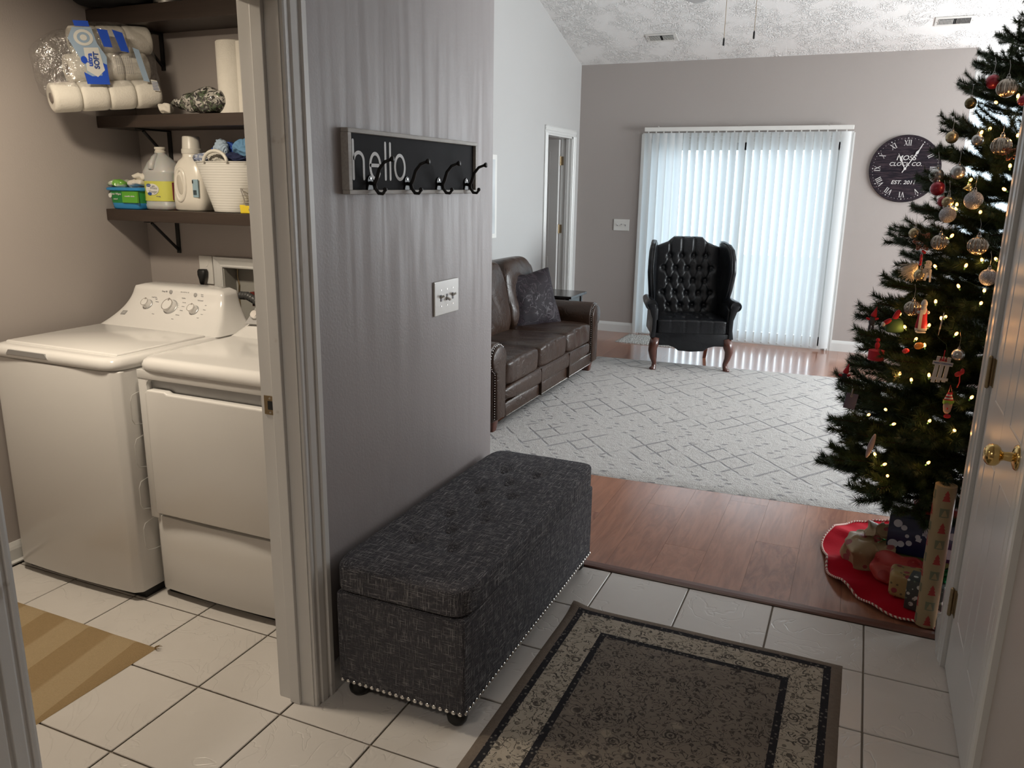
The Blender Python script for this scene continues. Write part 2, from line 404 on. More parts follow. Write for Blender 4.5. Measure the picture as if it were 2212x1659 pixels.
# closet door on the right
mb = MB()
mb.box(XR, XR+.045, 2.838, 2.85, 0, 2.055).box(XR, XR+.045, 2.14, 2.148, 0, 2.055)
struct('trim_4', mb, 'trim')
mb = MB(); leg_x(mb, XR, -1, 2.842, 1, 0, 2.055, .105); leg_x(mb, XR, -1, 2.148, -1, 0, 2.055, .095); head_x(mb, XR, -1, 2.055, 2.06, 2.947)
struct('trim_5', mb, 'trim')
cd = MB().obj('x') if False else None
def panel_door(name, w, h, th, M, mat='door', cols=2):
    """door leaf in local x(0..w) z(0..h), face at y=0 towards -y; recessed raised panels"""
    root = struct(name, MB().box(.002, w-.002, .0093, th, .008, h, M=M), mat)
    st, ml = .105 if w < .75 else .115, .10
    cols_x = [(st, w/2-ml/2), (w/2+ml/2, w-st)]
    rows = [(.23, .82), (.98, 1.60), (1.72, h-.12)]
    fr = MB()
    xs = [0, cols_x[0][0], cols_x[0][1], cols_x[1][0], cols_x[1][1], w]
    for a, b in ((0, xs[1]), (xs[2], xs[3]), (xs[4], w)): fr.box(a+.002, b, 0, .008, .008, h, M=M)
    zs = [.008, rows[0][0], rows[0][1], rows[1][0], rows[1][1], rows[2][0], rows[2][1], h]
    for a, b in ((zs[0], zs[1]), (zs[2], zs[3]), (zs[4], zs[5]), (zs[6], zs[7])):
        for c in cols_x: fr.box(c[0]-.001, c[1]+.001, 0, .008, a, b, M=M)
    fr.obj('stile_frame', mat, root)
    for c in cols_x:
        for r_ in rows:
            p = MB(); x0, x1, z0, z1 = c[0], c[1], r_[0], r_[1]
            def ring(ins, y): return [(x0+ins, y, z0+ins), (x1-ins, y, z0+ins), (x1-ins, y, z1-ins), (x0+ins, y, z1-ins)]
            p.loft([ring(0, .0005), ring(.004, -.0012), ring(.009, .001), ring(.016, .0092), ring(.026, .0092), ring(.050, .002), ring(.054, .0015)], M=M)
            p.obj('door_panel', mat, root)
    return root
Mdoor = T(.4185, 2.836, 0) @ Rm(-PI/2, 'Z')      # local x -> -y, face -y -> -x
door2 = panel_door('door_2', .686, 2.045, .035, Mdoor)
def hinge(mb, M, h=.09):
    mb.cyl(M @ Vector((0, 0, -h/2)), M @ Vector((0, 0, h/2)), .0065, None, 12)
    for z in (-h/2-.003, h/2): mb.ball(M @ Vector((0, 0, z+.0015)), .0065, 10)
    for z in (-h/6, h/6): mb.cyl(M @ Vector((0, 0, z-.0008)), M @ Vector((0, 0, z+.0008)), .0072, None, 12)
for z in (.25, 1.05, 1.83):
    mb = MB(); hinge(mb, T(.405, 2.838, z)); mb.box(.4165, .4186, 2.808, 2.838, z-.044, z+.044).box(.404, .4175, 2.8375, 2.8385, z-.044, z+.044)
    mb.obj('hinge', 'oldbrass', door2, angle=40)
kn = MB().lathe([(.033, 0), (.033, .003), (.030, .007), (.022, .010), (.013, .013), (.011, .030), (.014, .036), (.022, .040)], 32, Rm(-PI/2, 'Y')).obj('door_knob', 'brass', door2, smooth=True, angle=50, loc=(.4183, 2.275, .945))
kn['label'] = 'polished brass door knob'
MB().lathe([(.013, .036), (.022, .040), (.0275, .047), (.029, .056), (.027, .065), (.020, .072), (.010, .0755), (.001, .076)], 32, Rm(-PI/2, 'Y')).obj('knob_grip', 'brass', kn, smooth=True)

# baseboards
mb = MB()
mb.prism([(XR-a, b) for a, b in base_prof()], 2.947, YE+.014, 'y')
mb.prism([(YE+a, b) for a, b in base_prof()], XR-.014, 3.5, 'x')
struct('baseboard_right', mb, 'trim')
mb = MB(); mb.prism([(XH+a, b) for a, b in base_prof()], JY+.094, YE+.014, 'y'); mb.prism([(YE+a, b) for a, b in base_prof()], XL, XH+.014, 'x')
mb.prism([(XH+a, b) for a, b in base_prof()], -2, .799, 'y'); struct('baseboard_hall', mb, 'trim')
mb = MB(); mb.prism([(YB-a, b) for a, b in base_prof(.11)], XL, SX0-.07, 'x'); mb.prism([(YB-a, b) for a, b in base_prof(.11)], SX1+.05, .746, 'x')
mb.box(.746, .760, YB-.014, YB+.13, 0, .1)
struct('baseboard_back', mb, 'trim')
mb = MB(); mb.prism([(XL+a, b) for a, b in base_prof(.11)], YE, DLo-.08, 'y'); mb.prism([(XL+a, b) for a, b in base_prof(.11)], DHi+.09, YB, 'y'); struct('baseboard_left', mb, 'trim')
mb = MB(); mb.prism([(LX+a, b) for a, b in base_prof()], .3, LY, 'y'); mb.prism([(LY-a, b) for a, b in base_prof()], LX, XH-.125, 'x')
mb.prism([(LX+.014+.012*math.sin(t*PI/8), .012-.012*math.cos(t*PI/8)) for t in range(9)][:5]+[(LX+.014, .018)], .3, LY, 'y')
struct('baseboard_laundry', mb, 'trim')

# left door: casing, jamb and the leaf standing open in the bedroom
mb = MB(); leg_x(mb, XL, 1, DLo, -1, 0, DT, .085); leg_x(mb, XL, 1, DHi, 1, 0, DT, .085); head_x(mb, XL, 1, DT, DLo-.085, DHi+.085, .07)
struct('trim_6', mb, 'trim')
mb = MB().box(XL-.117, XL+.002, DHi-.018, DHi, 0, DT).box(XL-.117, XL+.002, DLo, DLo+.018, 0, DT).box(XL-.117, XL+.002, DLo, DHi, DT-.018, DT)
mb.box(XL-.06, XL-.03, DHi-.03, DHi-.018, 0, DT-.02).box(XL-.06, XL-.03, DLo+.018, DLo+.03, 0, DT-.02)
struct('trim_7', mb, 'trim')
door3 = panel_door('door_3', .71, 2.06, .035, T(XL-.128, DHi-.060, .008) @ Rm(PI-math.radians(6), 'Z') @ Matrix.Diagonal((1, -1, 1, 1)))
for z in (.25, 1.13, 1.85):
    mb = MB(); hinge(mb, T(XL-.122, DHi-.026, z)); mb.box(XL-.117, XL-.088, DHi-.0195, DHi-.0175, z-.045, z+.045)
    mb.obj('hinge', 'oldbrass', door3, angle=40)

# window wall beyond the end of the back wall
mb = MB()
WX0, WX1, WY = .760, 3.48, YB+.10
mb.box(WX0, WX1, WY, WY+.07, 0, .34).box(WX0, WX1, WY, WY+.07, 2.80, 2.92)
struct('wall_window', mb, 'leftwall')
glassm = Mt('window_glass', (1, 1, 1), .0)
tr = glassm.nt.nodes.new('ShaderNodeBsdfTransparent'); gl = glassm.nt.nodes.new('ShaderNodeBsdfGlossy'); gl.inputs['Roughness'].default_value = .02
mx = glassm.nt.nodes.new('ShaderNodeMixShader'); mx.inputs[0].default_value = .06
glassm.nt.links.new(tr.outputs[0], mx.inputs[1]); glassm.nt.links.new(gl.outputs[0], mx.inputs[2]); glassm.nt.links.new(mx.outputs[0], glassm.out.inputs[0])
MAT['glass'] = glassm
win = struct('window_1', MB().box(WX0, WX1, WY-.02, WY+.05, .30, .36), 'trim')
for i in range(4):
    xm = WX0+(WX1-WX0)*i/3; MB().box(xm-.03 if i else xm, xm+.03 if i < 3 else xm, WY-.01, WY+.05, .34, 2.84).obj('mullion', 'trim', win)
MB().box(WX0, WX1, WY-.01, WY+.05, 2.47, 2.535).obj('transom', 'trim', win)
for i in range(3):
    xa = WX0+(WX1-WX0)*i/3+.03; xb = WX0+(WX1-WX0)*(i+1)/3-.03
    for za, zb in ((.36, 2.47), (2.535, 2.84)): MB().box(xa, xb, WY+.018, WY+.022, za, zb).obj('pane', 'glass', win)
win = struct('window_2', MB().box(3.5, 3.62, 5.0, 7.8, .64, .70), 'trim')
for i in range(4):
    ym = 5.0+2.8*i/3; MB().box(3.53, 3.59, ym-.03, ym+.03, .7, 2.35).obj('mullion', 'trim', win)
for i in range(3): MB().box(3.558, 3.562, 5.03+2.8*i/3, 4.97+2.8*(i+1)/3, .7, 2.35).obj('pane', 'glass', win)

# sliding patio door behind the blinds
sd = struct('door_4', MB().box(SX0, SX0+.045, YB+.02, YB+.12, 0, SZ).box(SX1-.045, SX1, YB+.02, YB+.12, 0, SZ).box(SX0, SX1, YB+.02, YB+.12, SZ-.045, SZ).box(SX0, SX1, YB+.01, YB+.12, -.002, .03), 'trim')
xm = (SX0+SX1)/2
for x0, x1, y0 in ((SX0+.045, xm+.03, YB+.08), (xm-.03, SX1-.045, YB+.045)):
    s_ = MB().box(x0, x0+.06, y0, y0+.03, .03, SZ-.045).box(x1-.06, x1, y0, y0+.03, .03, SZ-.045).box(x0, x1, y0, y0+.03, .03, .12).box(x0, x1, y0, y0+.03, SZ-.12, SZ-.045).obj('sash', 'trim', sd)
    MB().box(x0+.06, x1-.06, y0+.013, y0+.017, .12, SZ-.12).obj('pane', 'glass', s_)
mb = MB()
pr = casing_profile(.055, .018)
mb.prism([(SX1+.005+a, YB-b) for a, b in pr], 0, 2.13, 'z'); mb.prism([(SX0-.005-a, YB-b) for a, b in pr], 0, 2.13, 'z'); mb.prism([(YB-b, SZ-.015+a) for a, b in pr], SX0-.06, SX1+.06, 'x')
struct('trim_8', mb, 'trim')

# ------------------------------------------------------------------ vertical blinds
m = Mt('translucent_vinyl', (.75, .75, .74), .45)
tl = m.nt.nodes.new('ShaderNodeBsdfTranslucent'); tl.inputs[0].default_value = (.69, .74, .77, 1)
mx = m.nt.nodes.new('ShaderNodeMixShader'); mx.inputs[0].default_value = .42
m.nt.links.new(m.b.outputs[0], mx.inputs[1]); m.nt.links.new(tl.outputs[0], mx.inputs[2]); m.nt.links.new(mx.outputs[0], m.out.inputs[0])
MAT['slat'] = m
bl = thing('vertical_blinds', 'white vertical blinds drawn across the sliding patio door', 'blinds', (0, YB-.075, 0))
MB().box(-2.225, -.205, -.025, .02, 2.152, 2.192, bev=.003).obj('headrail', 'white_plate', bl)
for x in (-2.08, -1.27, -.43): MB().box(x-.006, x+.02, -.0, .073, 2.186, 2.194).box(x-.004, x+.012, -.03, -.01, 2.190, 2.204).obj('bracket', 'steel', bl)
def slat_fn(wd, z0, z1):
    def fn(u, v):
        a = (u-.5)
        return Vector((a*wd, -.011*(1-(2*a)**2), z0+(z1-z0)*v))
    return fn
sl0 = MB().grid(slat_fn(.089, .028, 2.135), 8, 1); sl0.smooth = True; sl0 = sl0.obj('slat', 'slat', bl)
ns = 25
for i in range(ns):
    o = sl0 if i == 0 else sl0.copy()
    if i: C.objects.link(o); o.parent = bl
    o.location = (-2.185+i*.0795 + (.01 if i == ns-1 else 0), 0, 0)
    a = 37+random.uniform(-2.5, 2.5)
    if i < 2: a = 22
    if 2 <= i < 5: a = 12+random.uniform(-2, 2)
    if i == ns-1: a = -8
    o.rotation_euler = (0, random.uniform(-.0015, .0015), math.radians(-a))
    if i == 0: cl = MB().box(-.006, .006, -.0015, .0015, 2.132, 2.155).box(-.012, .012, -.003, .003, 2.122, 2.134).obj('carrier_clip', 'white_plate', bl); cl.location = o.location
    else:
        c_ = cl.copy(); C.objects.link(c_); c_.location = o.location

# ------------------------------------------------------------------ wall plates
def switch_plate(name, label, loc, rz, w, h, n, decora=None, group=None):
    t = thing(name, label, 'light switch', loc, rz)
    MB().box(-w/2, w/2, -.007, 0, -h/2, h/2, bev=.003, seg=3).obj('plate', 'white_plate', t)
    for i in range(n):
        x = (i-(n-1)/2)*.046
        MB().box(x-.0052, x+.0052, -.0085, -.006, -.012, .012).obj('toggle_slot', 'greyprint', t)
        up_ = -1 if i % 2 == 0 else 1
        MB().box(-.0042, .0042, -.022, 0, -.004, .004, bev=.001, M=T(x, -.003, 0) @ Rm(.5*up_, 'X')).obj('toggle', 'white_plate', t)
        for z in (-.030, .030): MB().cyl((x, -.0066, z), (x, -.0082, z), .0034, .003, 10).obj('screw', 'steel', t)
    return t
switch_plate('light_switch', 'white three-toggle light switch on the hallway wall below the hello sign', (XH, 2.639, 1.185), PI/2, .19, .127, 3)
switch_plate('light_switch', 'white three-toggle light switch on the back wall left of the patio blinds', (-2.453, YB, 1.184), 0, .175, .122, 3)
t = thing('wall_outlet', 'white wall outlet low on the back wall behind the tree', 'outlet', (.193, YB, .40))
MB().box(-.036, .036, -.006, 0, -.058, .058, bev=.003).obj('plate', 'white_plate', t)
for z in (-.02, .02): MB().cyl((0, -.005, z), (0, -.0075, z), .016, None, 18).obj('socket', 'white_plate', t)

# ------------------------------------------------------------------ hello sign with hooks
MAT['sign_black'] = plain('chalk_black_board', (.016, .016, .018), .75, var=.5, sc=9, spec=.12)
m = Mt('weathered_grey_frame', (.36, .34, .31), .6); n = m.noise(20, 5, m.mapped((6, .6, 6))); m.color(m.mix(n, (.26, .24, .22), (.46, .44, .41))); m.bump(n, .2, .001); MAT['sign_frame'] = m
MAT['paint_white'] = plain('white_letter_paint', (.62, .62, .62), .6)
hs = thing('hello_sign', 'long black sign reading hello. in a grey frame on the hallway wall', 'sign', (XH, 2.43, 1.657))
HW, HH = .424, .094
MB().box(.003, .014, -HW+.01, HW-.01, -HH+.01, HH-.01).obj('board', 'sign_black', hs)
MB().box(.0, .026, -HW, HW, HH-.013, HH, bev=.002).box(0, .026, -HW, HW, -HH, -HH+.013, bev=.002).box(0, .0257, -HW, -HW+.016, -HH+.0131, HH-.0131).box(0, .0257, HW-.013, HW, -HH+.0131, HH-.0131).obj('frame', 'sign_frame', hs)
def stroke(mb, pts, w, x=.0150):   # flat stroke with round ends in the y,z plane, one closed outline
    P2 = [Vector(p) for p in pts]; closed = (P2[0]-P2[-1]).length < 1e-5 and len(P2) > 3
    Lf, Rt = [], []
    for i, p in enumerate(P2):
        if closed: a, b = P2[i-1] if i else P2[-2], P2[i+1] if i < len(P2)-1 else P2[1]
        else: a, b = P2[max(0, i-1)], P2[min(len(P2)-1, i+1)]
        d = (b-a).normalized(); n_ = Vector((-d.y, d.x))*w/2; Lf.append(p+n_); Rt.append(p-n_)
    t = bmesh.new(); q = [[t.verts.new((xx, v.x, v.y)) for v in side] for xx in (x-.0012, x) for side in (Lf, Rt)]
    n = len(P2)
    for i in range(n-1):
        t.faces.new((q[2][i], q[2][i+1], q[3][i+1], q[3][i])); t.faces.new((q[0][i], q[2][i], q[2][i+1], q[0][i+1])); t.faces.new((q[3][i], q[1][i], q[1][i+1], q[3][i+1]))
    bmesh.ops.recalc_face_normals(t, faces=t.faces[:])
    if sum(f_.normal.x*f_.calc_area() for f_ in t.faces) < 0: bmesh.ops.reverse_faces(t, faces=t.faces[:])
    mb._add(t)
    if not closed:
        for i_, (e, d) in enumerate(((P2[0], P2[0]-P2[1]), (P2[-1], P2[-1]-P2[-2]))):
            d = d.normalized(); n_ = Vector((-d.y, d.x)); fan_ = [e+n_*w/2*math.cos(a)+d*w/2*math.sin(a) for a in [PI*k/8 for k in range(9)]]
            mb.prism([(v.x, v.y) for v in fan_], x-.0012, x, 'x')
def arc(cx, cy, rx, ry, a0, a1, n=14): return [(cx+rx*math.cos(math.radians(a0+(a1-a0)*i/n)), cy+ry*math.sin(math.radians(a0+(a1-a0)*i/n))) for i in range(n+1)]
zb, xh, zt, sw = -.048, .027, .060, .0105      # baseline, x-height top, ascender top, stroke width
yc = -.385
letters = []
letters.append([[(yc, zb), (yc, zt)], arc(yc+.0285, xh-.024, .0255, .024, 165, 0)+[(yc+.054, zb)]])
ec = yc+.117; letters.append([[(ec-.026, -.008), (ec+.027, -.008)]+arc(ec, (zb+xh)/2, .028, (xh-zb)/2, 5, 325, 26)])
l1 = ec+.058; letters.append([[(l1, zb), (l1, zt)]]); l2 = l1+.028; letters.append([[(l2, zb), (l2, zt)]])
oc = l2+.058; letters.append([arc(oc, (zb+xh)/2, .030, (xh-zb)/2, 0, 360, 28)])
letters.append([[(oc+.050, zb+.002), (oc+.051, zb+.002)]])
for L_ in letters:
    mb = MB()
    for s_ in L_: stroke(mb, s_, sw if len(s_) > 2 or s_[0][0] != s_[-1][0]-.001 else .014)
    mb.obj('letter', 'paint_white', hs)
def coat_hook():
    t = thing('coat_hook', 'x', 'hook', group='coat hooks on the hello sign')
    MB().prism([(-.012, -.030), (.012, -.030), (.015, -.012), (.010, 0), (.015, .012), (.010, .022), (0, .028), (-.010, .022), (-.015, .012), (-.010, 0), (-.015, -.012)], 0, .004, 'x', bev=.001).obj('back_plate', 'black', t)
    mb = MB(); mb.tube([(.004, 0, .004), (.018, 0, .002), (.027, 0, .018), (.036, 0, .045), (.055, 0, .066), (.078, 0, .074)], [.0062, .0065, .0062, .0056, .005, .0048], 10)
    mb.lathe([(.0045, 0), (.008, .004), (.0095, .009), (.0085, .012), (.001, .013)], 14, T(.076, 0, .0735) @ Rm(PI/2-.15, 'Y')); mb.smooth = True; mb.obj('upper_prong', 'black', t)
    mb = MB(); mb.tube([(.018, 0, .004), (.022, 0, -.012), (.033, 0, -.026), (.047, 0, -.027), (.055, 0, -.018)], [.006, .0058, .0055, .005, .005], 10); mb.ball((.056, 0, -.014), .0068, 12); mb.smooth = True; mb.obj('lower_prong', 'black', t)
    for y in (-.0, ): 
        for z in (-.022, .018): MB().cyl((.004, y, z), (.0062, y, z), .0036, .003, 10).obj('screw', 'steel', t)
    return t
hk = coat_hook()
for i, (y, lb) in enumerate([(2.128, 'black double coat hook over the word hello, nearest the doorway'), (2.345, 'second black coat hook, just right of the full stop'), (2.562, 'third black coat hook from the doorway on the bare half of the sign'), (2.778, 'black coat hook at the far right end of the sign')]):
    h = hk if i == 0 else copy_of(hk)
    h.location = (XH+.014, y, 1.592); h['label'] = lb

# ------------------------------------------------------------------ clock
m = Mt('dark_wood_face', (.02, .015, .02), .8, 0, .1); n = m.noise(8, 5, m.mapped((1, 1, 12)), .6, 1.0); m.color(m.mix(n.band(.4, .7), (.012, .010, .014), (.050, .034, .040))); m.bump(n, .2, .001); MAT['clockface'] = m
MAT['clock_print'] = plain('clock_print', (.50, .48, .47), .6)
ck = thing('wall_clock', 'round dark wood wall clock with roman numerals beside the tree', 'clock', (.275, YB-.002, 1.795))
CR = .308
MB().cyl((0, 0, 0), (0, -.022, 0), CR, CR-.004, 96).obj('face', 'clockface', ck, angle=30)
fm = T(0, -.0222, 0) @ FACE_MY
def bar(mb, x0, y0, x1, y1, w, M):
    d = Vector((x1-x0, y1-y0)); n_ = Vector((-d.y, d.x)).normalized()*w/2
    mb.prism([(x0+n_.x, y0+n_.y), (x1+n_.x, y1+n_.y), (x1-n_.x, y1-n_.y), (x0-n_.x, y0-n_.y)], 0, .0008, 'z', M=M)
def roman(s, M):
    mb = MB(); wd = {'I': .016, 'V': .034, 'X': .034}; tot = sum(wd[c] for c in s); x = -tot/2; h = .024
    for c in s:
        a = x+wd[c]/2
        if c == 'I': bar(mb, a, -h, a, h, .0065, M); bar(mb, a-.006, h, a+.006, h, .0025, M); bar(mb, a-.006, -h, a+.006, -h, .0025, M)
        if c == 'V': bar(mb, a-.012, h, a, -h, .0065, M); bar(mb, a+.011, h, a, -h, .003, M); bar(mb, a-.017, h, a-.006, h, .0025, M); bar(mb, a+.006, h, a+.016, h, .0025, M)
        if c == 'X':
            bar(mb, a-.012, h, a+.012, -h, .0065, M); bar(mb, a+.011, h, a-.011, -h, .003, M)
            for sx in (-1, 1):
                for sy in (-1, 1): bar(mb, a+sx*.012-.005, sy*h, a+sx*.012+.005, sy*h, .0025, M)
        x += wd[c]
    return mb
for i, s_ in enumerate(['XII', 'I', 'II', 'III', 'IV', 'V', 'VI', 'VII', 'VIII', 'IX', 'X', 'XI']):
    a = -2*PI*i/12
    roman(s_, fm @ Rm(a, 'Z') @ T(0, .236, 0)).obj('numeral', 'clock_print', ck)
mb = MB()
for i in range(60):
    a = 2*PI*i/60; r_ = .0055 if i % 5 == 0 else .0026
    mb.cyl(fm @ Vector((.277*math.sin(a), .277*math.cos(a), 0)), fm @ Vector((.277*math.sin(a), .277*math.cos(a), .0008)), r_, None, 8)
mb.obj('minute_dots', 'clock_print', ck)
for s_, z, sz in (('MOSS', .098, .062), ('CLOCK CO.', .042, .048), ('EST. 2011', -.125, .048)):
    text(s_, sz, 'clock_print', ck, fm @ T(0, z, .0004), shear=.22, bold=.0006, sx=1.08)
def hand(L, tail, ang, spade, z):
    mb = MB(); M = fm @ T(0, 0, z) @ Rm(-ang, 'Z')
    mb.prism([(-.004, -tail), (.004, -tail), (.0045, spade-.02), (.012, spade), (.0035, spade+.03), (.0015, L), (-.0015, L), (-.0035, spade+.03), (-.012, spade), (-.0045, spade-.02)], 0, .0012, 'z', M=M)
    return mb
hand(.155, .0, math.radians(-26), .09, .004).obj('hour_hand', 'clock_print', ck)
hand(.238, .04, math.radians(31), .17, .007).obj('minute_hand', 'clock_print', ck)
MB().cyl(fm @ Vector((0, 0, 0)), fm @ Vector((0, 0, .010)), .012, .010, 16).obj('hub', 'clock_print', ck)

# ------------------------------------------------------------------ ceiling vents and fan
ang = math.atan(.318)
for (xc, yc_, lb) in ((-2.005, 8.14, 'white ceiling vent near the left wall above the blinds'), (.493, 8.14, 'white ceiling vent above the clock near the tree top')):
    t = thing('ceiling_vent', lb, 'vent', (xc, yc_, 2.842+.318*(8.62-yc_)-.001), rot=(-ang, 0, 0), group=None)
    MB().box(-.150, .150, -.075, .075, -.006, 0, bev=.003).obj('vent_frame', 'white_plate', t)
    MB().box(-.122, .122, -.045, .045, -.0068, -.0058).obj('duct_opening', 'dark', t)
    s0 = None
    for k_ in range(24):
        x = -.118+k_*.0103
        if abs(x) < .006: continue
        o = MB().box(-.0022, .0022, -.045, .045, -.0006, .0006).obj('louver', 'white_plate', t) if s0 is None else s0.copy()
        if s0 is not None: C.objects.link(o)
        s0 = o; o.location = (x, 0, -.010); 
        if k_ > 12: o.rotation_euler = (0, -1.2, 0)
    for x in (-.135, .135): MB().cyl((x, 0, -.006), (x, 0, -.008), .004, None, 8).obj('screw', 'steel', t)
MAT['fanwhite'] = plain('fan_white', (.55, .55, .55), .4)
fan = thing('ceiling_fan', 'ceiling fan with two hanging pull chains above the living room', 'ceiling fan', (-.85, 5.5, 2.842+.318*(8.62-5.5)-.34+.06))
fz = 2.83-(2.842+.318*(8.62-5.5)-.28)
MB().cyl((0, 0, fz+.12), (0, 0, .22), .014).obj('downrod', 'fanwhite', fan)
MB().lathe([(.03, .20), (.07, .24), (.075, .30)], 24).obj('canopy', 'fanwhite', fan)
MB().lathe([(.05, fz+.16), (.11, fz+.12), (.125, fz+.04), (.11, fz-.02), (.07, fz-.04), (.065, fz-.075), (.02, fz-.085)], 32).obj('motor', 'fanwhite', fan, smooth=True)
bl0 = None
for i in range(5):
    if bl0 is None:
        bl0 = MB().prism([(.18, -.055), (.58, -.075), (.65, -.055), (.66, .05), (.58, .075), (.18, .055)], -.004, .004, 'z', M=Rm(.2, 'X'))
        bl0.box(.09, .24, -.018, .018, -.012, -.004); bl0 = bl0.obj('blade', 'fanwhite', fan); o = bl0
    else: o = bl0.copy(); C.objects.link(o)
    o.location = (0, 0, fz+.02); o.rotation_euler = (0, 0, math.radians(134+72*i))
for (dx, dy, ze) in ((-.105, -.0, 2.515), (.085, -.05, 2.537)):
    c_ = MB(); ztop = fz-.07; zend = ze-fan.location.z
    c_.cyl((dx, dy, zend), (dx, dy, ztop+.03), .0018, None, 6); c_ = c_.obj('pull_chain', 'oldbrass', fan)
    MB().lathe([(.002, .0), (.006, .004), (.006, .038), (.003, .048), (.0015, .05)], 12, T(dx, dy, zend-.045)).obj('chain_fob', 'black', c_)

# ------------------------------------------------------------------ rugs
m = Mt('cream_trellis_carpet', (.5, .49, .47), .95, 0, .1)
X_, Y_, Z_ = m.xyz()
wob = m.noise(14, 2)*.03
u = X_*5.4+Y_*4.1+wob*4; v = X_*5.4-Y_*4.1+wob*4
lu = tri(u).band(.86, .94)*m.noise(4.2, 2).band(.40, .50); lv = tri(v).band(.86, .94)*m.noise(4.6, 2, m.mapped((1, 1, 1), (0, 0, 1.3))).band(.40, .50)
line = lu.max(lv)
u2 = X_*9+Y_*4.2; v2 = X_*9-Y_*4.2
dash = (tri(X_*6.2+tri(Y_*2.4)*.9)).band(.70, .86)*(tri(Y_*17.0)).band(.45, .7)*m.noise(13, 2).band(.40, .5)
zone = tri(Y_*1.22+.30+X_*.05).band(.40, .48)
pat = line*zone+dash*(1-zone)
pile = m.noise(170, 3); pile2 = m.noise(30, 3)
c0 = m.mix(pile*.5+pile2*.5, (.38, .36, .345), (.56, .54, .52))
m.color(m.mix(pat*.7, c0, (.20, .195, .205))); m.bump(pile*.7+pile2*.9+(1-pat)*.4, .9, .010); MAT['bigrug'] = m
t = tag(None, '', '') if False else None
RX, RY = 3.17, 3.17
def rug_fn(u, v):
    x = (u-.5)*RX; y = (v-.5)*RY; x += .038*y
    e = min(u, 1-u, v, 1-v)
    return Vector((x, y, .0005+.0125*min(1, e*60)+.0015*noise.noise(Vector((x*2, y*2, 0)))))
mb = MB(); mb.grid(rug_fn, 80, 80); mb.box(-RX/2+.07, RX/2-.07, -RY/2+.01, RY/2-.01, .0002, .003); mb.smooth = True
big_rug = mb.obj('area_rug', 'bigrug', angle=40)
a = math.radians(3.3); big_rug.rotation_euler = (0, 0, a)
nl = Vector((-2.11, 4.062)); ex = Vector((math.cos(a), math.sin(a))); ey = Vector((-math.sin(a), math.cos(a)))
cc = nl+ex*RX/2+ey*RY/2; big_rug.location = (cc.x, cc.y, 0)
tag(big_rug, 'large cream living room rug with a grey diamond lattice pattern', 'rug')

m = Mt('oriental_rug', (.2, .18, .15), .95, 0, .1)
X_, Y_, Z_ = m.xyz(); RW, RL = .985, 1.62
d_ = (RW/2-X_.abs()).min(RL/2-Y_.abs())
vr = m.vor(12); vr2 = m.vor(36); cn = (m.noise(24, 2, None, .5, 1.8)-.5).abs()
curl = 1-cn.band(.012, .032)
flower = ((vr*44).sin()*.5+.5).band(.35, .65)*vr.lt(.30)
spot = vr2.lt(.26)
ink = curl.max(flower*.9).max(spot*.7)*m.noise(60, 2).band(.30, .42)
fieldc = m.mix(ink*.85, m.mix(m.noise(9, 2), (.150, .128, .108), (.205, .176, .146)), (.022, .020, .020))
hl = (m.vor(9.5)).band(.10, .24).max(curl*.5)
fieldc = m.mix((1-hl)*.75, fieldc, (.27, .235, .185))
bordc = m.mix(ink*.9, m.mix(m.noise(30, 2), (.30, .265, .215), (.41, .365, .30)), (.030, .027, .026))
gd = m.mix((1-m.vor(62).band(.18, .34))*.75, (.022, .021, .024), (.18, .165, .145))
edge = m.mix(m.noise(80, 2), (.13, .104, .084), (.19, .155, .125))
c_ = m.mix(d_.gt(.036), edge, gd); c_ = m.mix(d_.gt(.060), c_, bordc); c_ = m.mix(d_.gt(.165), c_, gd); c_ = m.mix(d_.gt(.188), c_, fieldc)
m.color(c_); m.bump(m.noise(300, 2)+ink*-.6, .6, .003); MAT['entryrug'] = m
def er(u, v):
    x = (u-.5)*RW; y = (v-.5)*RL
    e = min(min(u, 1-u)*RW, min(v, 1-v)*RL); z = .0004+.0085*min(1, e/.008)
    dd = math.hypot(x+RW/2, y-RL/2); z += .016*math.exp(-(dd/.05)**2)
    z += .0015*noise.noise(Vector((x*5, y*5, 1)))
    x += .003*noise.noise(Vector((y*4, 0, 3)))
    return Vector((x, y, z))
mb = MB(); mb.grid(er, 60, 90); mb.box(-RW/2+.006, RW/2-.006, -RL/2+.006, RL/2-.006, .0003, .003); mb.smooth = True
er_o = mb.obj('entry_rug', 'entryrug', angle=40, loc=(-.397, 2.70-RL/2, 0)); tag(er_o, 'worn taupe oriental rug with a dark floral border on the hallway tiles', 'rug')

m = Mt('jute_mat', (.3, .2, .1), .95, 0, .1); X_, Y_, Z_ = m.xyz()
s1 = (X_*1.0+Y_*.18)
bandv = ((s1*4.3+.35).frac()).band(.46, .54)
m.color(m.mix(m.noise(160, 3), m.mix(bandv, (.235, .165, .085), (.300, .225, .130)), m.mix(bandv, (.30, .215, .115), (.37, .285, .17)))); m.bump(m.noise(260, 2), .8, .003); MAT['jute'] = m
mb = MB()
mb.grid(lambda u, v: Vector(((u-.5)*.86, (v-.5)*.54, .0005+.007*min(1, min(u, 1-u, v, 1-v)*40)+.001*noise.noise(Vector((u*6, v*6, 0))))), 40, 30)
for k_ in range(14):
    a = random.uniform(-.3, .9); p = Vector((.425, .262, .006)); q = p+Vector((math.cos(a), math.sin(a), random.uniform(.05, .5)))*random.uniform(.012, .028); mb.tube([p, (p+q)/2+Vector((0, 0, .002)), q], .0007, 4)
mb.smooth = True
jm = mb.obj('jute_mat', 'jute', angle=40, loc=(-2.547, 1.523, 0), rot=(0, 0, math.radians(-.6))); tag(jm, 'tan striped mat with a frayed corner on the laundry tiles', 'mat')
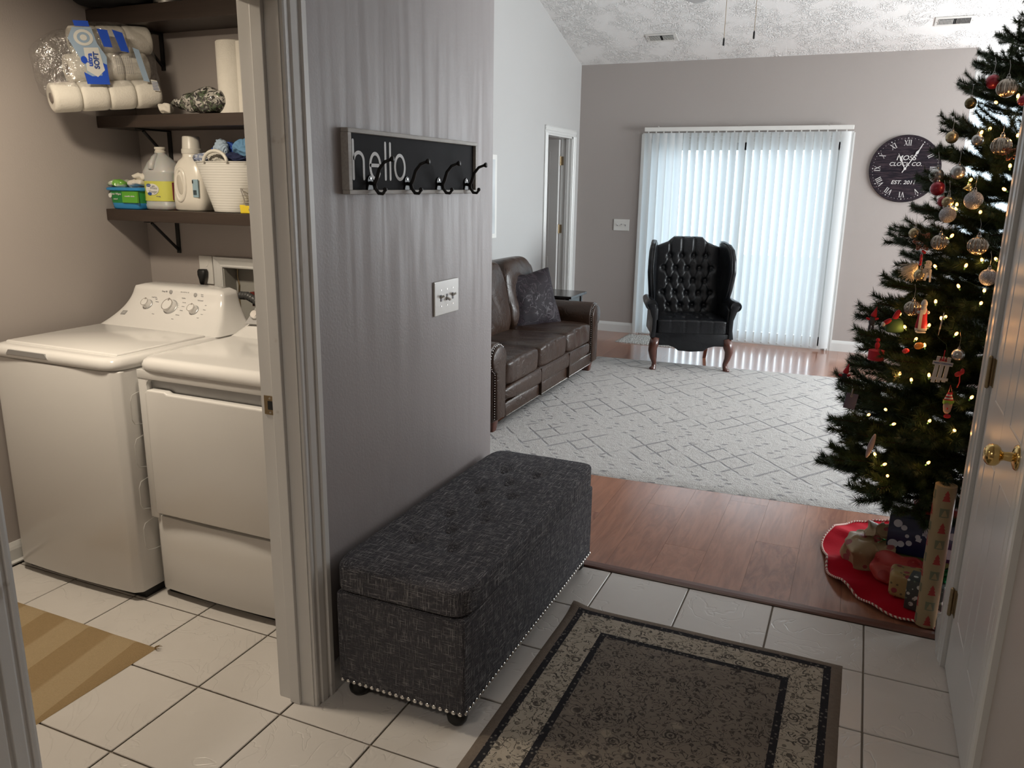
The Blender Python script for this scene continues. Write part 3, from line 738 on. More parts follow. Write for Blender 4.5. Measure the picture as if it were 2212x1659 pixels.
m = Mt('shag_mat', (.6, .6, .58), .95, 0, .1); n = m.vor(60); m.color(m.mix(n.band(.2, .5), (.62, .61, .58), (.34, .33, .31))); m.bump(n, 1.0, .01); MAT['shag'] = m
def sh(u, v):
    return Vector(((u-.5)*.86, (v-.5)*.50, .001+.014*min(1, min(u, 1-u, v, 1-v)*30)*(.8+.4*noise.noise(Vector((u*50, v*30, 0))))))
mb = MB(); mb.grid(sh, 70, 40); mb.smooth = True
tag(mb.obj('door_mat', 'shag', loc=(-1.86, 8.26, .0), rot=(0, 0, math.radians(-1.5))), 'small white woven mat on the wood floor by the patio door', 'mat')

# ------------------------------------------------------------------ storage bench
m = Mt('slub_weave', (.05, .05, .055), .92, 0, .1)
def thread(sx, sy, sz, lo, hi): return m.noise(1, 3, m.mapped((sx, sy, sz)), .65).band(lo, hi)
tx = thread(20, 400, 400, .54, .66); ty = thread(400, 20, 400, .54, .66); tz = thread(400, 400, 20, .54, .66)
geo = m.nt.nodes.new('ShaderNodeTexCoord'); nx, ny, nz = m.xyz(geo.outputs['Normal']); nx = nx.abs(); ny = ny.abs(); nz = nz.abs()
th = (tx*(1-nx.band(.5, .7))).max(ty*(1-ny.band(.5, .7))).max(tz*(1-nz.band(.5, .7)))
m.color(m.mix(th*.7, m.mix(m.noise(260, 2), (.034, .034, .041), (.095, .094, .106)), (.50, .49, .49))); m.bump(th+m.noise(300, 2)*.6, .7, .003); MAT['weave'] = m
bench = thing('storage_bench', 'charcoal woven storage bench with tufted lid and nailhead trim in the hallway', 'bench', (-1.155, 2.435, 0))
BW, BL = .455, 1.21; hx, hy = BW/2, BL/2
body = MB().box(-hx+.005, hx-.005, -hy+.005, hy-.005, .055, .372, bev=.010, seg=3).obj('box', 'weave', bench, angle=40)
def lid(u, v):
    return u
btn = [(bx, by) for by, bxs in ((-.40, (-.0, )), ) for bx in bxs]
btn = []
for r_, y in enumerate((-.40, -.20, 0, .20, .40)):
    for x in ((-.10, .10) if r_ % 2 == 0 else (0,)): btn.append((x, y))
btn = [(-.085, -.36), (.055, -.36), (-.085, -.12), (.055, -.12), (-.085, .12), (.055, .12), (-.085, .36), (.055, .36), (-.015, -.24), (-.015, 0), (-.015, .24)]
def lid_fn(co):
    x, y, z = co
    if z > 0:
        for bx, by in btn:
            dd = math.hypot(x-bx, y-by); z -= .014*math.exp(-(dd/.018)**2)+.005*math.exp(-(dd/.06)**2)
        for bx, by in btn:
            for cx_, cy_ in btn:
                if abs(by-cy_) > .2 or (bx, by) >= (cx_, cy_): continue
                if abs(by-cy_) < .05: continue
                A = Vector((bx, by)); B = Vector((cx_, cy_)); P = Vector((x, y)); t_ = max(0, min(1, (P-A).dot(B-A)/(B-A).length_squared)); dd = (P-(A+(B-A)*t_)).length
                z -= .0022*math.exp(-(dd/.006)**2)
        z += .0015*noise.noise(Vector((x*9, y*9, 0)))
    return Vector((x, y, z))
mb = MB(); mb.soft(BW+.008, BL+.008, .098, ex=.16, n=64, fn=lid_fn)
lid_o = mb.obj('lid', 'weave', bench); lid_o.location = (0, 0, .4235)
for bx, by in btn:
    MB().ball((bx, by, .459), .0105, 12, (1, 1, .45)).obj('button', 'weave', lid_o).location = (0, 0, -.4235)
n0 = None
pts = []
nn = 20
for i in range(nn): pts.append((-hx+.018+(BW-.036)*i/(nn-1), -hy+.004, PI/2))
n2 = 52
for i in range(n2): pts.append((hx-.004, -hy+.018+(BL-.036)*i/(n2-1), PI))
for (x, y, a_) in pts:
    if n0 is None: n0 = MB().ball((0, 0, 0), .0075, 10, (1, .55, 1)).obj('nailhead', 'chrome', bench, smooth=True); o = n0
    else: o = n0.copy(); C.objects.link(o)
    o.location = (x, y, .066); o.rotation_euler = (0, 0, 0 if a_ == PI/2 else PI/2)
for sx in (-1, 1):
    for sy in (-1, 1):
        MB().lathe([(.020, 0), (.030, .012), (.033, .026), (.028, .040), (.024, .044), (.028, .058)], 20, T(sx*(hx-.05), sy*(hy-.05), 0)).obj('foot', 'black', bench, smooth=True)

# ------------------------------------------------------------------ leather
def leather(name, c0, c1, rough=.32, crease=.5):
    m = Mt(name, c0, rough, 0, .32); n = m.noise(5, 4, None, .6, .8)
    m.color(m.mix(n, c0, c1)); g = m.vor(190); cr = (m.noise(7, 3, None, .5, 1.5)-.5).abs().band(0, .05)
    m.bump(g*.25+cr*crease, .45, .004); m.rough(n*.22+rough-.1); m.set('Coat Weight', .12).set('Coat Roughness', .2); return m
MAT['brownleather'] = leather('brown_leather', (.016, .008, .005), (.042, .021, .012), .32)
MAT['blackleather'] = leather('black_leather', (.003, .0035, .0045), (.007, .008, .010), .32, .25)
MAT['redwood'] = plain('cherry_leg', (.065, .018, .010), .28, var=.3, sc=15, coat=.3)
def rail_noise(co, a=.004, s=5): return co+Vector((0, 0, a*noise.noise(co*s)))
sofa = thing('leather_sofa', 'dark brown leather sofa with rolled arms along the left wall', 'sofa', (-2.50, 5.575, 0), rz=PI/2)
# local: front = -y, width along x (-1.11 .. 1.11)
mb = MB(); mb.box(-.88, .88, -.40, .40, .10, .30, bev=.01).soft(1.80, .10, .125, ex=.5, n=14, M=T(0, -.405, .245)); mb.box(-.90, .90, -.435, -.36, .085, .185, bev=.012).obj('base', 'brownleather', sofa, angle=45)
for x in (-.585/2-.0, .585/2): pass
cu = None
for i in range(3):
    x = (i-1)*.59
    def fn(co, i=i):
        k_ = (1-min(1, abs(co.x)/.29)**3); z = co.z+(.014*k_ if co.z > 0 else 0)
        cr = 0
        if co.z > 0: cr = .007*noise.noise(Vector((co.x*7+i*9, co.y*3, i)))+.0035*noise.noise(Vector((co.x*22+co.y*9, co.y*5, i+4)))
        fy = -.006*noise.noise(Vector((co.x*24, co.z*9, i+8))) if co.y < -.2 else 0
        return Vector((co.x, co.y+fy, z+cr))
    mb = MB(); mb.soft(.59, .66, .168, ex=.22, n=26, M=T(x, -.115, .375), fn=fn); s_ = mb.obj('seat_cushion', 'brownleather', sofa)
    mb = MB(); pp = []
    for q in range(40):
        aa = 2*PI*q/40; c_, s__ = math.cos(aa), math.sin(aa); pp.append((x+.29*math.copysign(abs(c_)**.25, c_), -.115+.325*math.copysign(abs(s__)**.25, s__), .436+.0))
    mb.tube(pp, .0035, 6, closed=True); mb.smooth = True; mb.obj('piping', 'brownleather', s_)
    def fb(co, i=i):
        z = co.z; pu = .02*noise.noise(Vector((co.x*4, co.z*4, i+20)))+.008*noise.noise(Vector((co.x*13+co.z*10, co.z*5, i+30)))
        if co.y < 0: return Vector((co.x*(1-.06*(co.z > .2)), co.y+pu-.02, z))
        return co
    mb = MB(); mb.soft(.60, .27, .60, ex=.42, n=24, M=T(x, .21, .70) @ Rm(-.20, 'X'), fn=fb); mb.obj('back_cushion', 'brownleather', sofa)
mb = MB(); mb.box(-.95, .95, .30, .44, .12, .86, bev=.05, seg=4).obj('back_frame', 'brownleather', sofa, angle=45)
def arm_poly():
    p = [(-.075, .085), (-.075, .45)]
    for q in range(13):
        a = math.radians(200-q*22); p.append((.035+.125*math.cos(a)*1.0, .515+.10*math.sin(a)))
    p += [(.085, .43), (.085, .085)]
    return p
for sx in (-1, 1):
    P_ = [(sx*(x+.0)+sx*.985, z) for x, z in arm_poly()]
    mb = MB(); mb.prism(P_, -.42, .40, 'y', bev=.012); a_ = mb.obj('arm', 'brownleather', sofa, angle=50)
    mb = MB(); mb.prism([(sx*.985+(x-sx*.985)*.86, .33+(z-.33)*.93) for x, z in P_], -.445, -.41, 'y', bev=.012); mb.obj('arm_front', 'brownleather', a_, angle=50)
    mb = MB(); path = [Vector((sx*.985+(x-sx*.985)*.90, -.428, .33+(z-.33)*.95)) for x, z in P_]
    for a, b in zip(path, path[1:]):
        L_ = (b-a).length; nn_ = max(1, int(L_/.017))
        for k_ in range(nn_): mb.ball(a+(b-a)*(k_/nn_), .0042, 6, (1, .6, 1))
    mb.obj('nailhead_trim', 'chrome', a_, kind='stuff')
mb = MB()
for z in (.188, .096):
    for k_ in range(104): mb.ball((-.885+k_*.0172, -.4375, z), .0042, 6, (1, .6, 1))
mb.obj('nailhead_trim', 'chrome', sofa, kind='stuff')
for x in (-.30, .30): MB().box(x-.0015, x+.0015, -.4565, -.43, .10, .30).obj('seam', 'brownleather', sofa)
for x in (-1.0, 1.0):
    for y in (-.37, .36): MB().sup([(0, .030, .030, 0, 0, 6), (.10, .045, .045, 0, 0, 6)], 16, T(x, y, .0)).obj('leg', 'redwood', sofa, angle=40)
m = Mt('plum_brocade', (.03, .02, .025), .7, 0, .3); n = (m.noise(9, 2, None, .5, 2.0)-.5).abs().band(0, .06)
m.color(m.mix(n, (.026, .017, .022), (.010, .006, .009))); m.rough(n*.3+.4); m.bump(n+m.noise(160, 2)*.3, .5, .003); MAT['brocade'] = m
def pillow(name, lb, M, mat, sz=.47, th=.17):
    mb = MB()
    def fn(co):
        r_ = max(abs(co.x), abs(co.z))/(sz/2); e = 1-.10*(1-abs(abs(co.x)-abs(co.z))/(sz/2))*0
        pinch = 1-.12*(1-min(1, (abs(co.x)*abs(co.z))/(sz/2)**2))
        k_ = max(0, (1-(co.x/(sz/2))**2)*(1-(co.z/(sz/2))**2))**.42
        return Vector((co.x*pinch, (th/2*k_+.004)*(1 if co.y > 0 else -1)+.006*noise.noise(co*14), co.z*pinch))
    mb.soft(sz, th, sz, ex=.06, n=30, fn=fn); o = mb.obj(name, mat); o.matrix_world = M; tag(o, lb, 'pillow'); return o
pillow('throw_pillow', 'plum patterned throw pillow leaning at the far end of the brown sofa', T(-2.50, 6.17, .655) @ Rm(PI/2-.55, 'Z') @ Rm(-.30, 'X') @ Rm(-.10, 'Y'), 'brocade', .50, .2)
pillow('throw_pillow', 'second plum pillow behind the front one, only its corner showing', T(-2.63, 6.40, .66) @ Rm(PI/2-.35, 'Z') @ Rm(-.22, 'X') @ Rm(.15, 'Y'), 'brocade', .46, .15)

# end table between sofa and door
MAT['blackwood'] = plain('black_painted_wood', (.012, .011, .011), .22, coat=.3)
et = thing('end_table', 'small black end table behind the far arm of the sofa', 'table', (-2.70, 7.24, 0))
MB().box(-.255, .255, -.23, .23, .562, .588, bev=.004).obj('tabletop', 'blackwood', et)
MB().box(-.215, .215, -.19, .19, .49, .562).obj('apron', 'blackwood', et)
for sx in (-1, 1):
    for sy in (-1, 1): MB().sup([(0, .016, .016, sx*.02, sy*.02, 6), (.56, .024, .024, 0, 0, 6)], 12, T(sx*.20, sy*.175, 0)).obj('leg', 'blackwood', et)

# picture on the left wall (only its edge shows)
pf = thing('picture_frame', 'pale picture frame edge on the left wall above the sofa', 'picture', (XL, 6.10, 1.49))
MB().box(.001, .022, -.33, .33, -.35, .35, bev=.004).obj('frame', 'white_plate', pf)
MB().box(.0215, .023, -.29, .29, -.31, .31).obj('print', plain('pale_print', (.5, .52, .53), .5, var=.3, sc=4), pf)

# ------------------------------------------------------------------ wingback chair
wc = thing('wingback_chair', 'black tufted leather wingback chair with cabriole legs in front of the blinds', 'chair', (-1.405, 7.27, 0), rz=math.radians(19.7))
L_ = 'blackleather'
# seat rail, front -y at -.33
mb = MB(); rp = [(-.33, -.29), (.33, -.29), (.335, .0), (.29, .27), (-.29, .27), (-.335, 0)]
mb.prism(rp, .255, .345, 'z', bev=.012).obj('seat_rail', L_, wc, angle=40)
ap = [(-.33, .345), (-.33, .235), (-.20, .235), (-.15, .22), (-.11, .19), (0, .182), (.11, .19), (.15, .22), (.20, .235), (.33, .235), (.33, .345)]
MB().prism(ap, -.315, -.285, 'y', bev=.006).obj('apron', L_, wc, angle=40)
sb = [(x, y) for y in (-.17, -.04, .09) for x in ((-.18, -.06, .06, .18) if y != -.04 else (-.12, 0, .12))]
def tuft(x, y, bts, dx, dy, A=.020, s=.026, pl_=.006):
    h = 0
    for bx, by in bts:
        dd = math.hypot(x-bx, y-by)
        if dd < .12: h += A*math.exp(-(dd/s)**2)
        for qx in (-dx, dx):
            ox, oy = bx+qx, by+dy
            if not any(abs(ox-b[0]) < .01 and abs(oy-b[1]) < .01 for b in bts): continue
            Ax, Ay = bx, by; L2 = qx*qx+dy*dy; t_ = ((x-Ax)*qx+(y-Ay)*dy)/L2
            if 0 <= t_ <= 1:
                dd = abs((x-Ax)*dy-(y-Ay)*qx)/math.sqrt(L2); h += pl_*math.exp(-(dd/.007)**2)
    return h
def seat_fn(co):
    z = co.z
    if z > 0:
        z += .018*(1-(co.x/.32)**2)*(1-(co.y/.31)**2); z -= tuft(co.x, co.y, sb, .06, .13)
        if co.y < -.17:
            for bx in (-.18, -.06, .06, .18): z -= .005*math.exp(-((co.x-bx)/.006)**2)
    y = co.y
    if co.y < -.25:
        for bx in (-.18, -.06, .06, .18): y += .004*math.exp(-((co.x-bx)/.006)**2)
    return Vector((co.x*(1-.10*(co.y+.3)/.6), y, z))
mb = MB(); mb.soft(.635, .60, .13, ex=.16, n=56, M=T(0, -.02, .40), fn=seat_fn); sc_ = mb.obj('seat_cushion', L_, wc)
for bx, by in sb: MB().ball((bx*.96, by-.02, .463), .009, 10, (1, 1, .5)).obj('button', L_, sc_)
# tufted back (in plane leaning back): local u=x, v=height
bb = []
for r_ in range(6):
    zz = .98-.112*r_
    for x in ((-.165, -.055, .055, .165) if r_ % 2 == 0 else (-.22, -.11, 0, .11, .22)): bb.append((x, zz))
def topz(x): 
    a = abs(x); return 1.165 if a < .13 else 1.165-.045*min(1, (a-.13)/.04) - .05*max(0, (a-.17)/.13)
def back_fn(u, v):
    x = (u-.5)*.60; zt_ = topz(x) - .010*0
    z = .42+(zt_-.42)*v
    h = tuft(x, z, bb, .055, .112, A=.030, s=.024, pl_=.007)
    if z > .98:
        for bx in (-.165, -.055, .055, .165): h += .016*math.exp(-((x-bx)/.008)**2)*min(1, (z-.98)/.03)
    if z < .42+.0: pass
    y0 = .155+(z-.42)*.17
    # roll over at the top
    e = max(0, (v-.955)/.045); y = y0-.045+h+.05*e*e; z -= .012*e*e
    x_ = x
    return Vector((x_, y+.02*(abs(x)/.3)**4, z))
mb = MB(); mb.grid(back_fn, 84, 110)
mb.smooth = True; bk = mb.obj('tufted_back', L_, wc)
for bx, by in bb: MB().ball((bx, .155+(by-.42)*.17-.045+.024, by), .010, 10, (1, .5, 1)).obj('button', L_, bk)
# back shell
def shell_ring(z, ins=0):
    y0 = .155+(z-.42)*.17; w_ = .30-ins
    if z > 1.04: w_ = .30-.02*(z-1.04)/.08
    return [(-w_, y0-.02, z), (w_, y0-.02, z), (w_, y0+.055, z), (-w_, y0+.055, z)]
mb = MB()
prof = [(-.30, .30)]; pts_ = [(-.30, .30)] + [(x/100, topz(x/100)-.012) for x in range(-30, 31, 3)] + [(.30, .30)]
mb.prism(pts_, -.03, .045, 'y', bev=.012, M=T(0, .155-.42*.17+.01, 0) @ Matrix(((1, 0, 0, 0), (0, 1, .17, 0), (0, 0, 1, 0), (0, 0, 0, 1))))
mb.obj('back_shell', L_, wc, angle=40)
for sx in (-1, 1):
    # wing: side silhouette (y,z) swept, flares outward toward the front
    wing = [(.16, .50), (-.02, .56), (-.075, .70), (-.10, .86), (-.085, .98), (-.03, 1.06), (.06, 1.10), (.20, 1.12), (.27, 1.12), (.22, .80), (.17, .50)]
    def wp(y, z, off): 
        fl = max(0, (.20-y))/.30
        return Vector((sx*(.305+.055*fl*(.4+.6*min(1, max(0, (z-.5)/.35)))+off), y, z))
    cen = Vector((0, 0, 0)); n_ = len(wing)
    mb = MB()
    # dense outline
    dense = []
    for i in range(n_):
        a, b = wing[i], wing[(i+1) % n_]
        for k_ in range(4): dense.append((a[0]+(b[0]-a[0])*k_/4, a[1]+(b[1]-a[1])*k_/4))
    cy_, cz_ = .12, .84
    rings = []
    for (s_, off) in ((0.02, -.020), (.5, -.024), (.9, -.022), (.99, -.010), (1.0, .008), (.99, .026), (.9, .036), (.5, .036), (.02, .034)):
        rings.append([wp(cy_+(y-cy_)*s_, cz_+(z-cz_)*s_, off) for y, z in dense])
    mb.loft(rings); mb.smooth = True; wg = mb.obj('wing', L_, wc)
    mb = MB(); mb.tube([wp(y, z, -.012) for y, z in dense[:28]], .0045, 6); mb.smooth = True; mb.obj('piping', L_, wg)
    # arm: panel plus scroll roll
    mb = MB(); mb.prism([(-.29, .30), (-.29, .56), (-.20, .585), (.17, .585), (.25, .30)], sx*.300, sx*.345, 'x', bev=.012); am = mb.obj('arm', L_, wc, angle=40)
    mb = MB()
    rings = []
    for (y, r_, dz) in ((-.318, .030, 0), (-.322, .046, 0), (-.305, .052, 0), (-.20, .050, 0), (.0, .045, .0), (.14, .036, .004), (.20, .02, .006)):
        rings.append([Vector((sx*(.365)+r_*math.cos(q*PI/10), y, .590+dz+r_*.92*math.sin(q*PI/10))) for q in range(20)])
    mb.loft(rings); mb.smooth = True; mb.obj('arm_roll', L_, am, angle=50)
    fp = [(sx*.318, .30), (sx*.312, .42), (sx*.318, .56), (sx*.33, .60), (sx*.40, .60), (sx*.375, .54), (sx*.352, .47), (sx*.350, .38), (sx*.362, .30)]
    mb = MB(); mb.prism(fp, -.325, -.27, 'y', bev=.008); mb.obj('arm_front', L_, am, angle=40)
    # cabriole front leg
    lx = sx*.315
    mb = MB(); mb.tube([(lx-sx*.005, -.285, .30), (lx+sx*.010, -.295, .235), (lx+sx*.022, -.305, .185), (lx+sx*.012, -.298, .12), (lx-sx*.004, -.288, .07), (lx-.0, -.292, .035), (lx+sx*.010, -.302, .018), (lx+sx*.014, -.306, .002)],
                       [.042, .043, .036, .026, .020, .021, .030, .026], 14)
    mb.smooth = True; mb.obj('leg', 'redwood', wc)
    mb = MB(); mb.loft([[Vector((sx*.25+a*.020, .25+b*.020, .30)) for a, b in ((-1, -1), (1, -1), (1, 1), (-1, 1))], [Vector((sx*.235+a*.015, .33+b*.015, .0)) for a, b in ((-1, -1), (1, -1), (1, 1), (-1, 1))]]); mb.obj('leg', 'redwood', wc)

# ------------------------------------------------------------------ laundry lamp and added hallway fill lamp (both above / behind the view)
def ceiling_lamp(x, y, z, power, col, lb, r=.14):
    t = thing('ceiling_lamp', lb, 'ceiling lamp', (x, y, z))
    MB().lathe([(r, 0), (r, -.02), (r*.9, -.03)], 32).obj('lamp_base', 'white_plate', t)
    dm = Mt('lamp_dome', (.9, .88, .82), .4); dm.emit(col, 4.0)
    MB().lathe([(r*.92, -.03), (r*.85, -.06), (r*.6, -.085), (.01, -.095)], 32).obj('lamp_shade', dm, t, smooth=True)
    d = bpy.data.lights.new('lamp', 'AREA'); d.shape = 'DISK'; d.size = r*1.8; d.energy = power; d.color = col
    o = bpy.data.objects.new('lamp', d); C.objects.link(o); o.location = (x, y, z-.11)
ceiling_lamp(-2.42, 1.55, 2.45, 30, (1.0, .86, .68), 'round white ceiling lamp in the laundry room')
ceiling_lamp(-1.10, -.35, 2.45, 14, (1.0, .90, .79), 'added unseen fill lamp on the hallway ceiling, brightening the right door')  # added out of view to brighten the closet door

# ------------------------------------------------------------------ washer
def top_rings(z0, z1, x0, x1, y0, y1, r=.03):
    hx, hy = (x1-x0)/2, (y1-y0)/2; cx, cy = (x0+x1)/2, (y0+y1)/2
    return [(z0, hx, hy, cx, cy, 12), (z0+.004, hx+.003, hy+.003, cx, cy, 12), (z1-r*.8, hx+.003, hy+.003, cx, cy, 12), (z1-r*.35, hx-.003, hy-.003, cx, cy, 12), (z1-r*.08, hx-.014, hy-.014, cx, cy, 12), (z1, hx-.028, hy-.028, cx, cy, 12)]
def console(mb, w_bot, w_top, yf, yb, z0, z1):
    """loft in z: front face leans back and swoops forward at its foot"""
    rings = []
    for i in range(15):
        t_ = i/14; z = z0+(z1-z0)*t_
        w_ = w_bot+(w_top-w_bot)*(1-(1-t_)**1.9) if t_ < .93 else w_top+0
        sw_ = (1-t_)**2.6*.115
        y0 = yf+.115-sw_ +.045*t_
        if t_ > .9: k_ = (t_-.9)/.1; w_ = w_top-(.045*k_*k_); y0 += .018*k_*k_; z = z0+(z1-z0)*(.9+.1*math.sin(k_*PI/2))
        rings.append((z, w_, (yb-y0)/2, 0, (yb+y0)/2, 9))
    mb.sup(rings, 64); return mb
def front_y(yf, t_): return yf+.115-(1-t_)**2.6*.115+.045*t_
wa = thing('washing_machine', 'white top-load washing machine, the farther left of the two laundry machines', 'washing machine', (-2.760, 0, 0))
def bow(z0, z1, x0, x1, y0, y1, d=.022):
    n_ = 24; ring = []
    for i in range(n_+1):
        t_ = i/n_; x = x0+(x1-x0)*t_; e = min(t_, 1-t_); ring.append((x, y0+d*(2*t_-1)**2+.02*max(0, 1-e/.03)**2))
    return ring+[(x1, y1), (x0, y1)]
MB().prism(bow(0, 0, -.343, .343, 1.979, 2.665, .012), .035, .918, 'z', bev=.006).obj('cabinet', 'enamel', wa, angle=40)
MB().box(-.33, .33, 2.03, 2.65, .0, .05).obj('toe_kick', 'black', wa)
MB().sup(top_rings(.921, .966, -.345, .345, 1.980, 2.69), 96).obj('top_deck', 'enamel_top', wa, smooth=True, angle=60)
ld = MB().box(-.305, .305, 2.035, 2.475, .955, .9735, bev=.009, seg=3).obj('lid', 'enamel_top', wa, angle=45)
MB().prism([(-.17, -.004), (.06, -.004), (.045, .014), (-.155, .014)], .0, .055, 'y', M=T(-.05, 1.9752, .941)).obj('handle_recess_shade', 'silverplastic', ld)  # raised plate; its darker grey stands in for shade inside the recess
con = console(MB(), .345, .262, 2.47, 2.735, .962, 1.138); con = con.obj('console', 'enamel_top', wa, smooth=True, angle=60)
def on_con(x, t_):   # point and frame on the console face
    z = .962+(1.138-.962)*t_; y = front_y(2.47, t_); dz = .002; t2 = t_+.02; y2 = front_y(2.47, t2); z2 = .962+.176*t2
    n_ = Vector((0, -(z2-z), (y2-y))).normalized(); upv = Vector((0, y2-y, z2-z)).normalized()
    M_ = Matrix((Vector((1, 0, 0)), upv, Vector((1, 0, 0)).cross(upv))).transposed().to_4x4(); M_.translation = Vector((x, y, z)); return M_
def knob(x, t_, r, M=None, parent=con):
    M_ = on_con(x, t_)
    k_ = MB().lathe([(r*1.12, 0), (r*1.12, .004), (r, .006)], 32, M_).obj('knob_ring', 'silverplastic', parent, smooth=True, angle=40)
    MB().lathe([(r, .004), (r*.98, .010), (r*.84, .024), (r*.80, .026), (.001, .0262)], 32, M_).obj('knob_cap', 'enamel_top', k_, smooth=True, angle=40)
    MB().lathe([(r*.80, .0255), (r*.88, .0258), (r*.88, .0275), (r*.78, .0275), (r*.78, .0255)], 32, M_, cap=False).obj('chrome_ring', 'chrome', k_, smooth=True, angle=40)
    MB().box(-r*.10, r*.10, r*.55, r*.97, .020, .0285, M=M_).obj('pointer', 'chrome', k_)
knob(-.135, .52, .021); knob(.0, .51, .032); knob(.137, .49, .021)
for x, t_ in ((-.025, .86), (.118, .84)): MB().lathe([(.009, 0), (.009, .003), (.001, .0045)], 20, on_con(x, t_)).obj('push_button', 'silverplastic', con, smooth=True, angle=40)
for s_, x, t_, sz in (('Deep Fill', -.062, .86, .009), ('Load Size', -.115, .70, .008), ('Cycles', .055, .74, .008), ('Soil Level', .152, .72, .008), ('Start', .155, .86, .007), ('Pause', .157, .82, .006), ('Normal', .065, .64, .006), ('Colors', .068, .55, .006), ('Whites', .068, .46, .006), ('Delicates', .062, .36, .006), ('Rinse', .05, .27, .006), ('Heavy', -.075, .33, .006), ('Medium', -.09, .60, .006), ('Off  On  Off  On  Off', .055, .88, .0055), ('Hot', .19, .62, .006), ('Warm', .192, .52, .006), ('Cool', .19, .42, .006), ('Cold', .18, .34, .006), ('Small', -.10, .66, .006)):
    text(s_, sz, 'greyprint', con, on_con(x, t_) @ T(0, 0, .0012), depth=.0002)
for x in (-.245,): MB().box(-.014, .014, -.012, .012, 0, .002, bev=.004, M=on_con(x, .30)).obj('badge', 'silverplastic', con); text('GE', .013, 'white_plate', con, on_con(x, .30) @ T(0, 0, .0024), depth=.0002)
for k_ in range(12):
    a = -1.0+2.3*k_/11
    M_ = on_con(0, .51); r_ = .041; MB().box(-.0006, .0006, r_-.002, r_+.002, .0, .0012, M=M_ @ Rm(-a-.4, 'Z')).obj('dial_mark', 'greyprint', con)
for z in (.25, .42, .59, .76): # embossed ribs on the cabinet side
    pts_ = [(.3435, 2.30, z-.06), (.3435, 2.26, z-.05), (.3435, 2.25, z-.03), (.3435, 2.25, z+.04), (.3435, 2.26, z+.06), (.3435, 2.30, z+.07), (.3435, 2.50, z+.07), (.3435, 2.5, z-.06)]
    MB().tube([Vector(p)+Vector((0, -.21, 0)) for p in pts_], .0022, 6, closed=True).obj('side_rib', 'enamel', wa)

# ------------------------------------------------------------------ dryer
dr = thing('clothes_dryer', 'white front-load clothes dryer beside the washer, partly behind the door jamb', 'dryer', (-2.058, 0, 0))
fr_ = MB(); fr_.prism(bow(0, 0, -.343, .343, 2.065, 2.77, .012), .035, .345, 'z', bev=.004)
fr_.box(-.343, .343, 2.10, 2.77, .345, .919, bev=.004).box(-.343, -.300, 2.068, 2.11, .335, .915, bev=.004).box(.300, .343, 2.068, 2.11, .335, .915, bev=.004).box(-.343, .343, 2.066, 2.11, .886, .919, bev=.002)
fr_.prism([(-.302, .888), (-.302, .862), (-.298, .874), (-.288, .884), (-.276, .888)], 2.068, 2.10, 'y')
fr_.obj('cabinet', 'enamel', dr, angle=40)
MB().box(-.33, .33, 2.11, 2.75, 0, .05).obj('toe_kick', 'black', dr)
def dpoly(): return [(-.298, .362), (.298, .362), (.298, .835), (.290, .842), (-.19, .842), (-.20, .850), (-.285, .850), (-.298, .838)]
MB().prism(dpoly(), 2.052, 2.088, 'y', bev=.007, seg=3).obj('door', 'enamel', dr, angle=40)
MB().box(-.298, .298, 2.0905, 2.0925, .84, .89).obj('handle_pocket', 'silverplastic', dr)
MB().box(-.300, .300, 2.055, 2.10, .346, .3615).obj('door_gap', 'blackplastic', dr) if False else None
MB().sup(top_rings(.918, .966, -.343, .343, 2.062, 2.79, .034), 96).obj('top_deck', 'enamel_top', dr, smooth=True, angle=60)
dcon = console(MB(), .345, .262, 2.53, 2.80, .962, 1.128).obj('console', 'enamel_top', dr, smooth=True, angle=60)
MB().prism([(-.295, 0), (.295, 0), (.27, .085), (-.27, .085)], 0, .002, 'z', bev=.0008, M=T(0, 2.595, 1.012) @ Rm(PI/2-.62, 'X')).obj('control_panel', 'silverplastic', dcon)
for x in (-.255, 0, .15): MB().lathe([(.020, 0), (.020, .016), (.016, .022), (.001, .0225)], 24, T(x, 2.622, 1.045) @ Rm(PI/2-.55, 'X')).obj('control_knob', 'chrome', dcon, smooth=True, angle=40)

# ------------------------------------------------------------------ washer box, outlet, cords and hoses
nb = thing('washer_box', 'white framed recessed washer connection box above the machines', 'wall box', (NX0, LY, NZ0))
dx, dz = NX1-NX0, NZ1-NZ0
MB().box(0, dx, .075, .085, 0, dz).box(0, .004, 0, .085, 0, dz).box(dx-.004, dx, 0, .085, 0, dz).box(0, dx, 0, .085, -.001, .006).box(0, dx, 0, .085, dz-.004, dz).obj('box_liner', plain('grey_liner', (.34, .33, .30), .6, var=.12, sc=8), nb)
w_ = .047; pr = [(0, 0), (0, .008), (.006, .010), (.012, .008), (.03, .012), (.040, .016), (w_, .014), (w_, 0)]
def mitre(mb, ax):
    return mb
mb = MB()
def frame_piece(p0, p1, out, l0, l1):   # p0,p1 inner corners (x,z); out: outward dir
    r0 = []; r1 = []
    for a, b in pr:
        r0.append(Vector((p0[0]+l0[0]*a, -b, p0[1]+l0[1]*a))); r1.append(Vector((p1[0]+l1[0]*a, -b, p1[1]+l1[1]*a)))
    return MB().loft([r0, r1])
cr = [(0, 0), (dx, 0), (dx, dz), (0, dz)]; od = [(-1, -1), (1, -1), (1, 1), (-1, 1)]
for i in range(4): frame_piece(cr[i], cr[(i+1) % 4], None, od[i], od[(i+1) % 4]).obj('frame_rail', 'trim', nb)
MB().tube([(.018, .072, dz-.01), (.016, .071, dz-.05), (.024, .071, dz-.09), (.018, .071, dz-.14), (.021, .071, dz-.2)], .0035, 6).obj('wall_crack', 'oldbrass', nb)
MB().box(.13, .155, .02, .045, .145, .165).cyl((.1425, .032, .10), (.1425, .032, .15), .009, None, 12).obj('valve_handle', plain('red_handle', (.16, .02, .015), .5), nb)
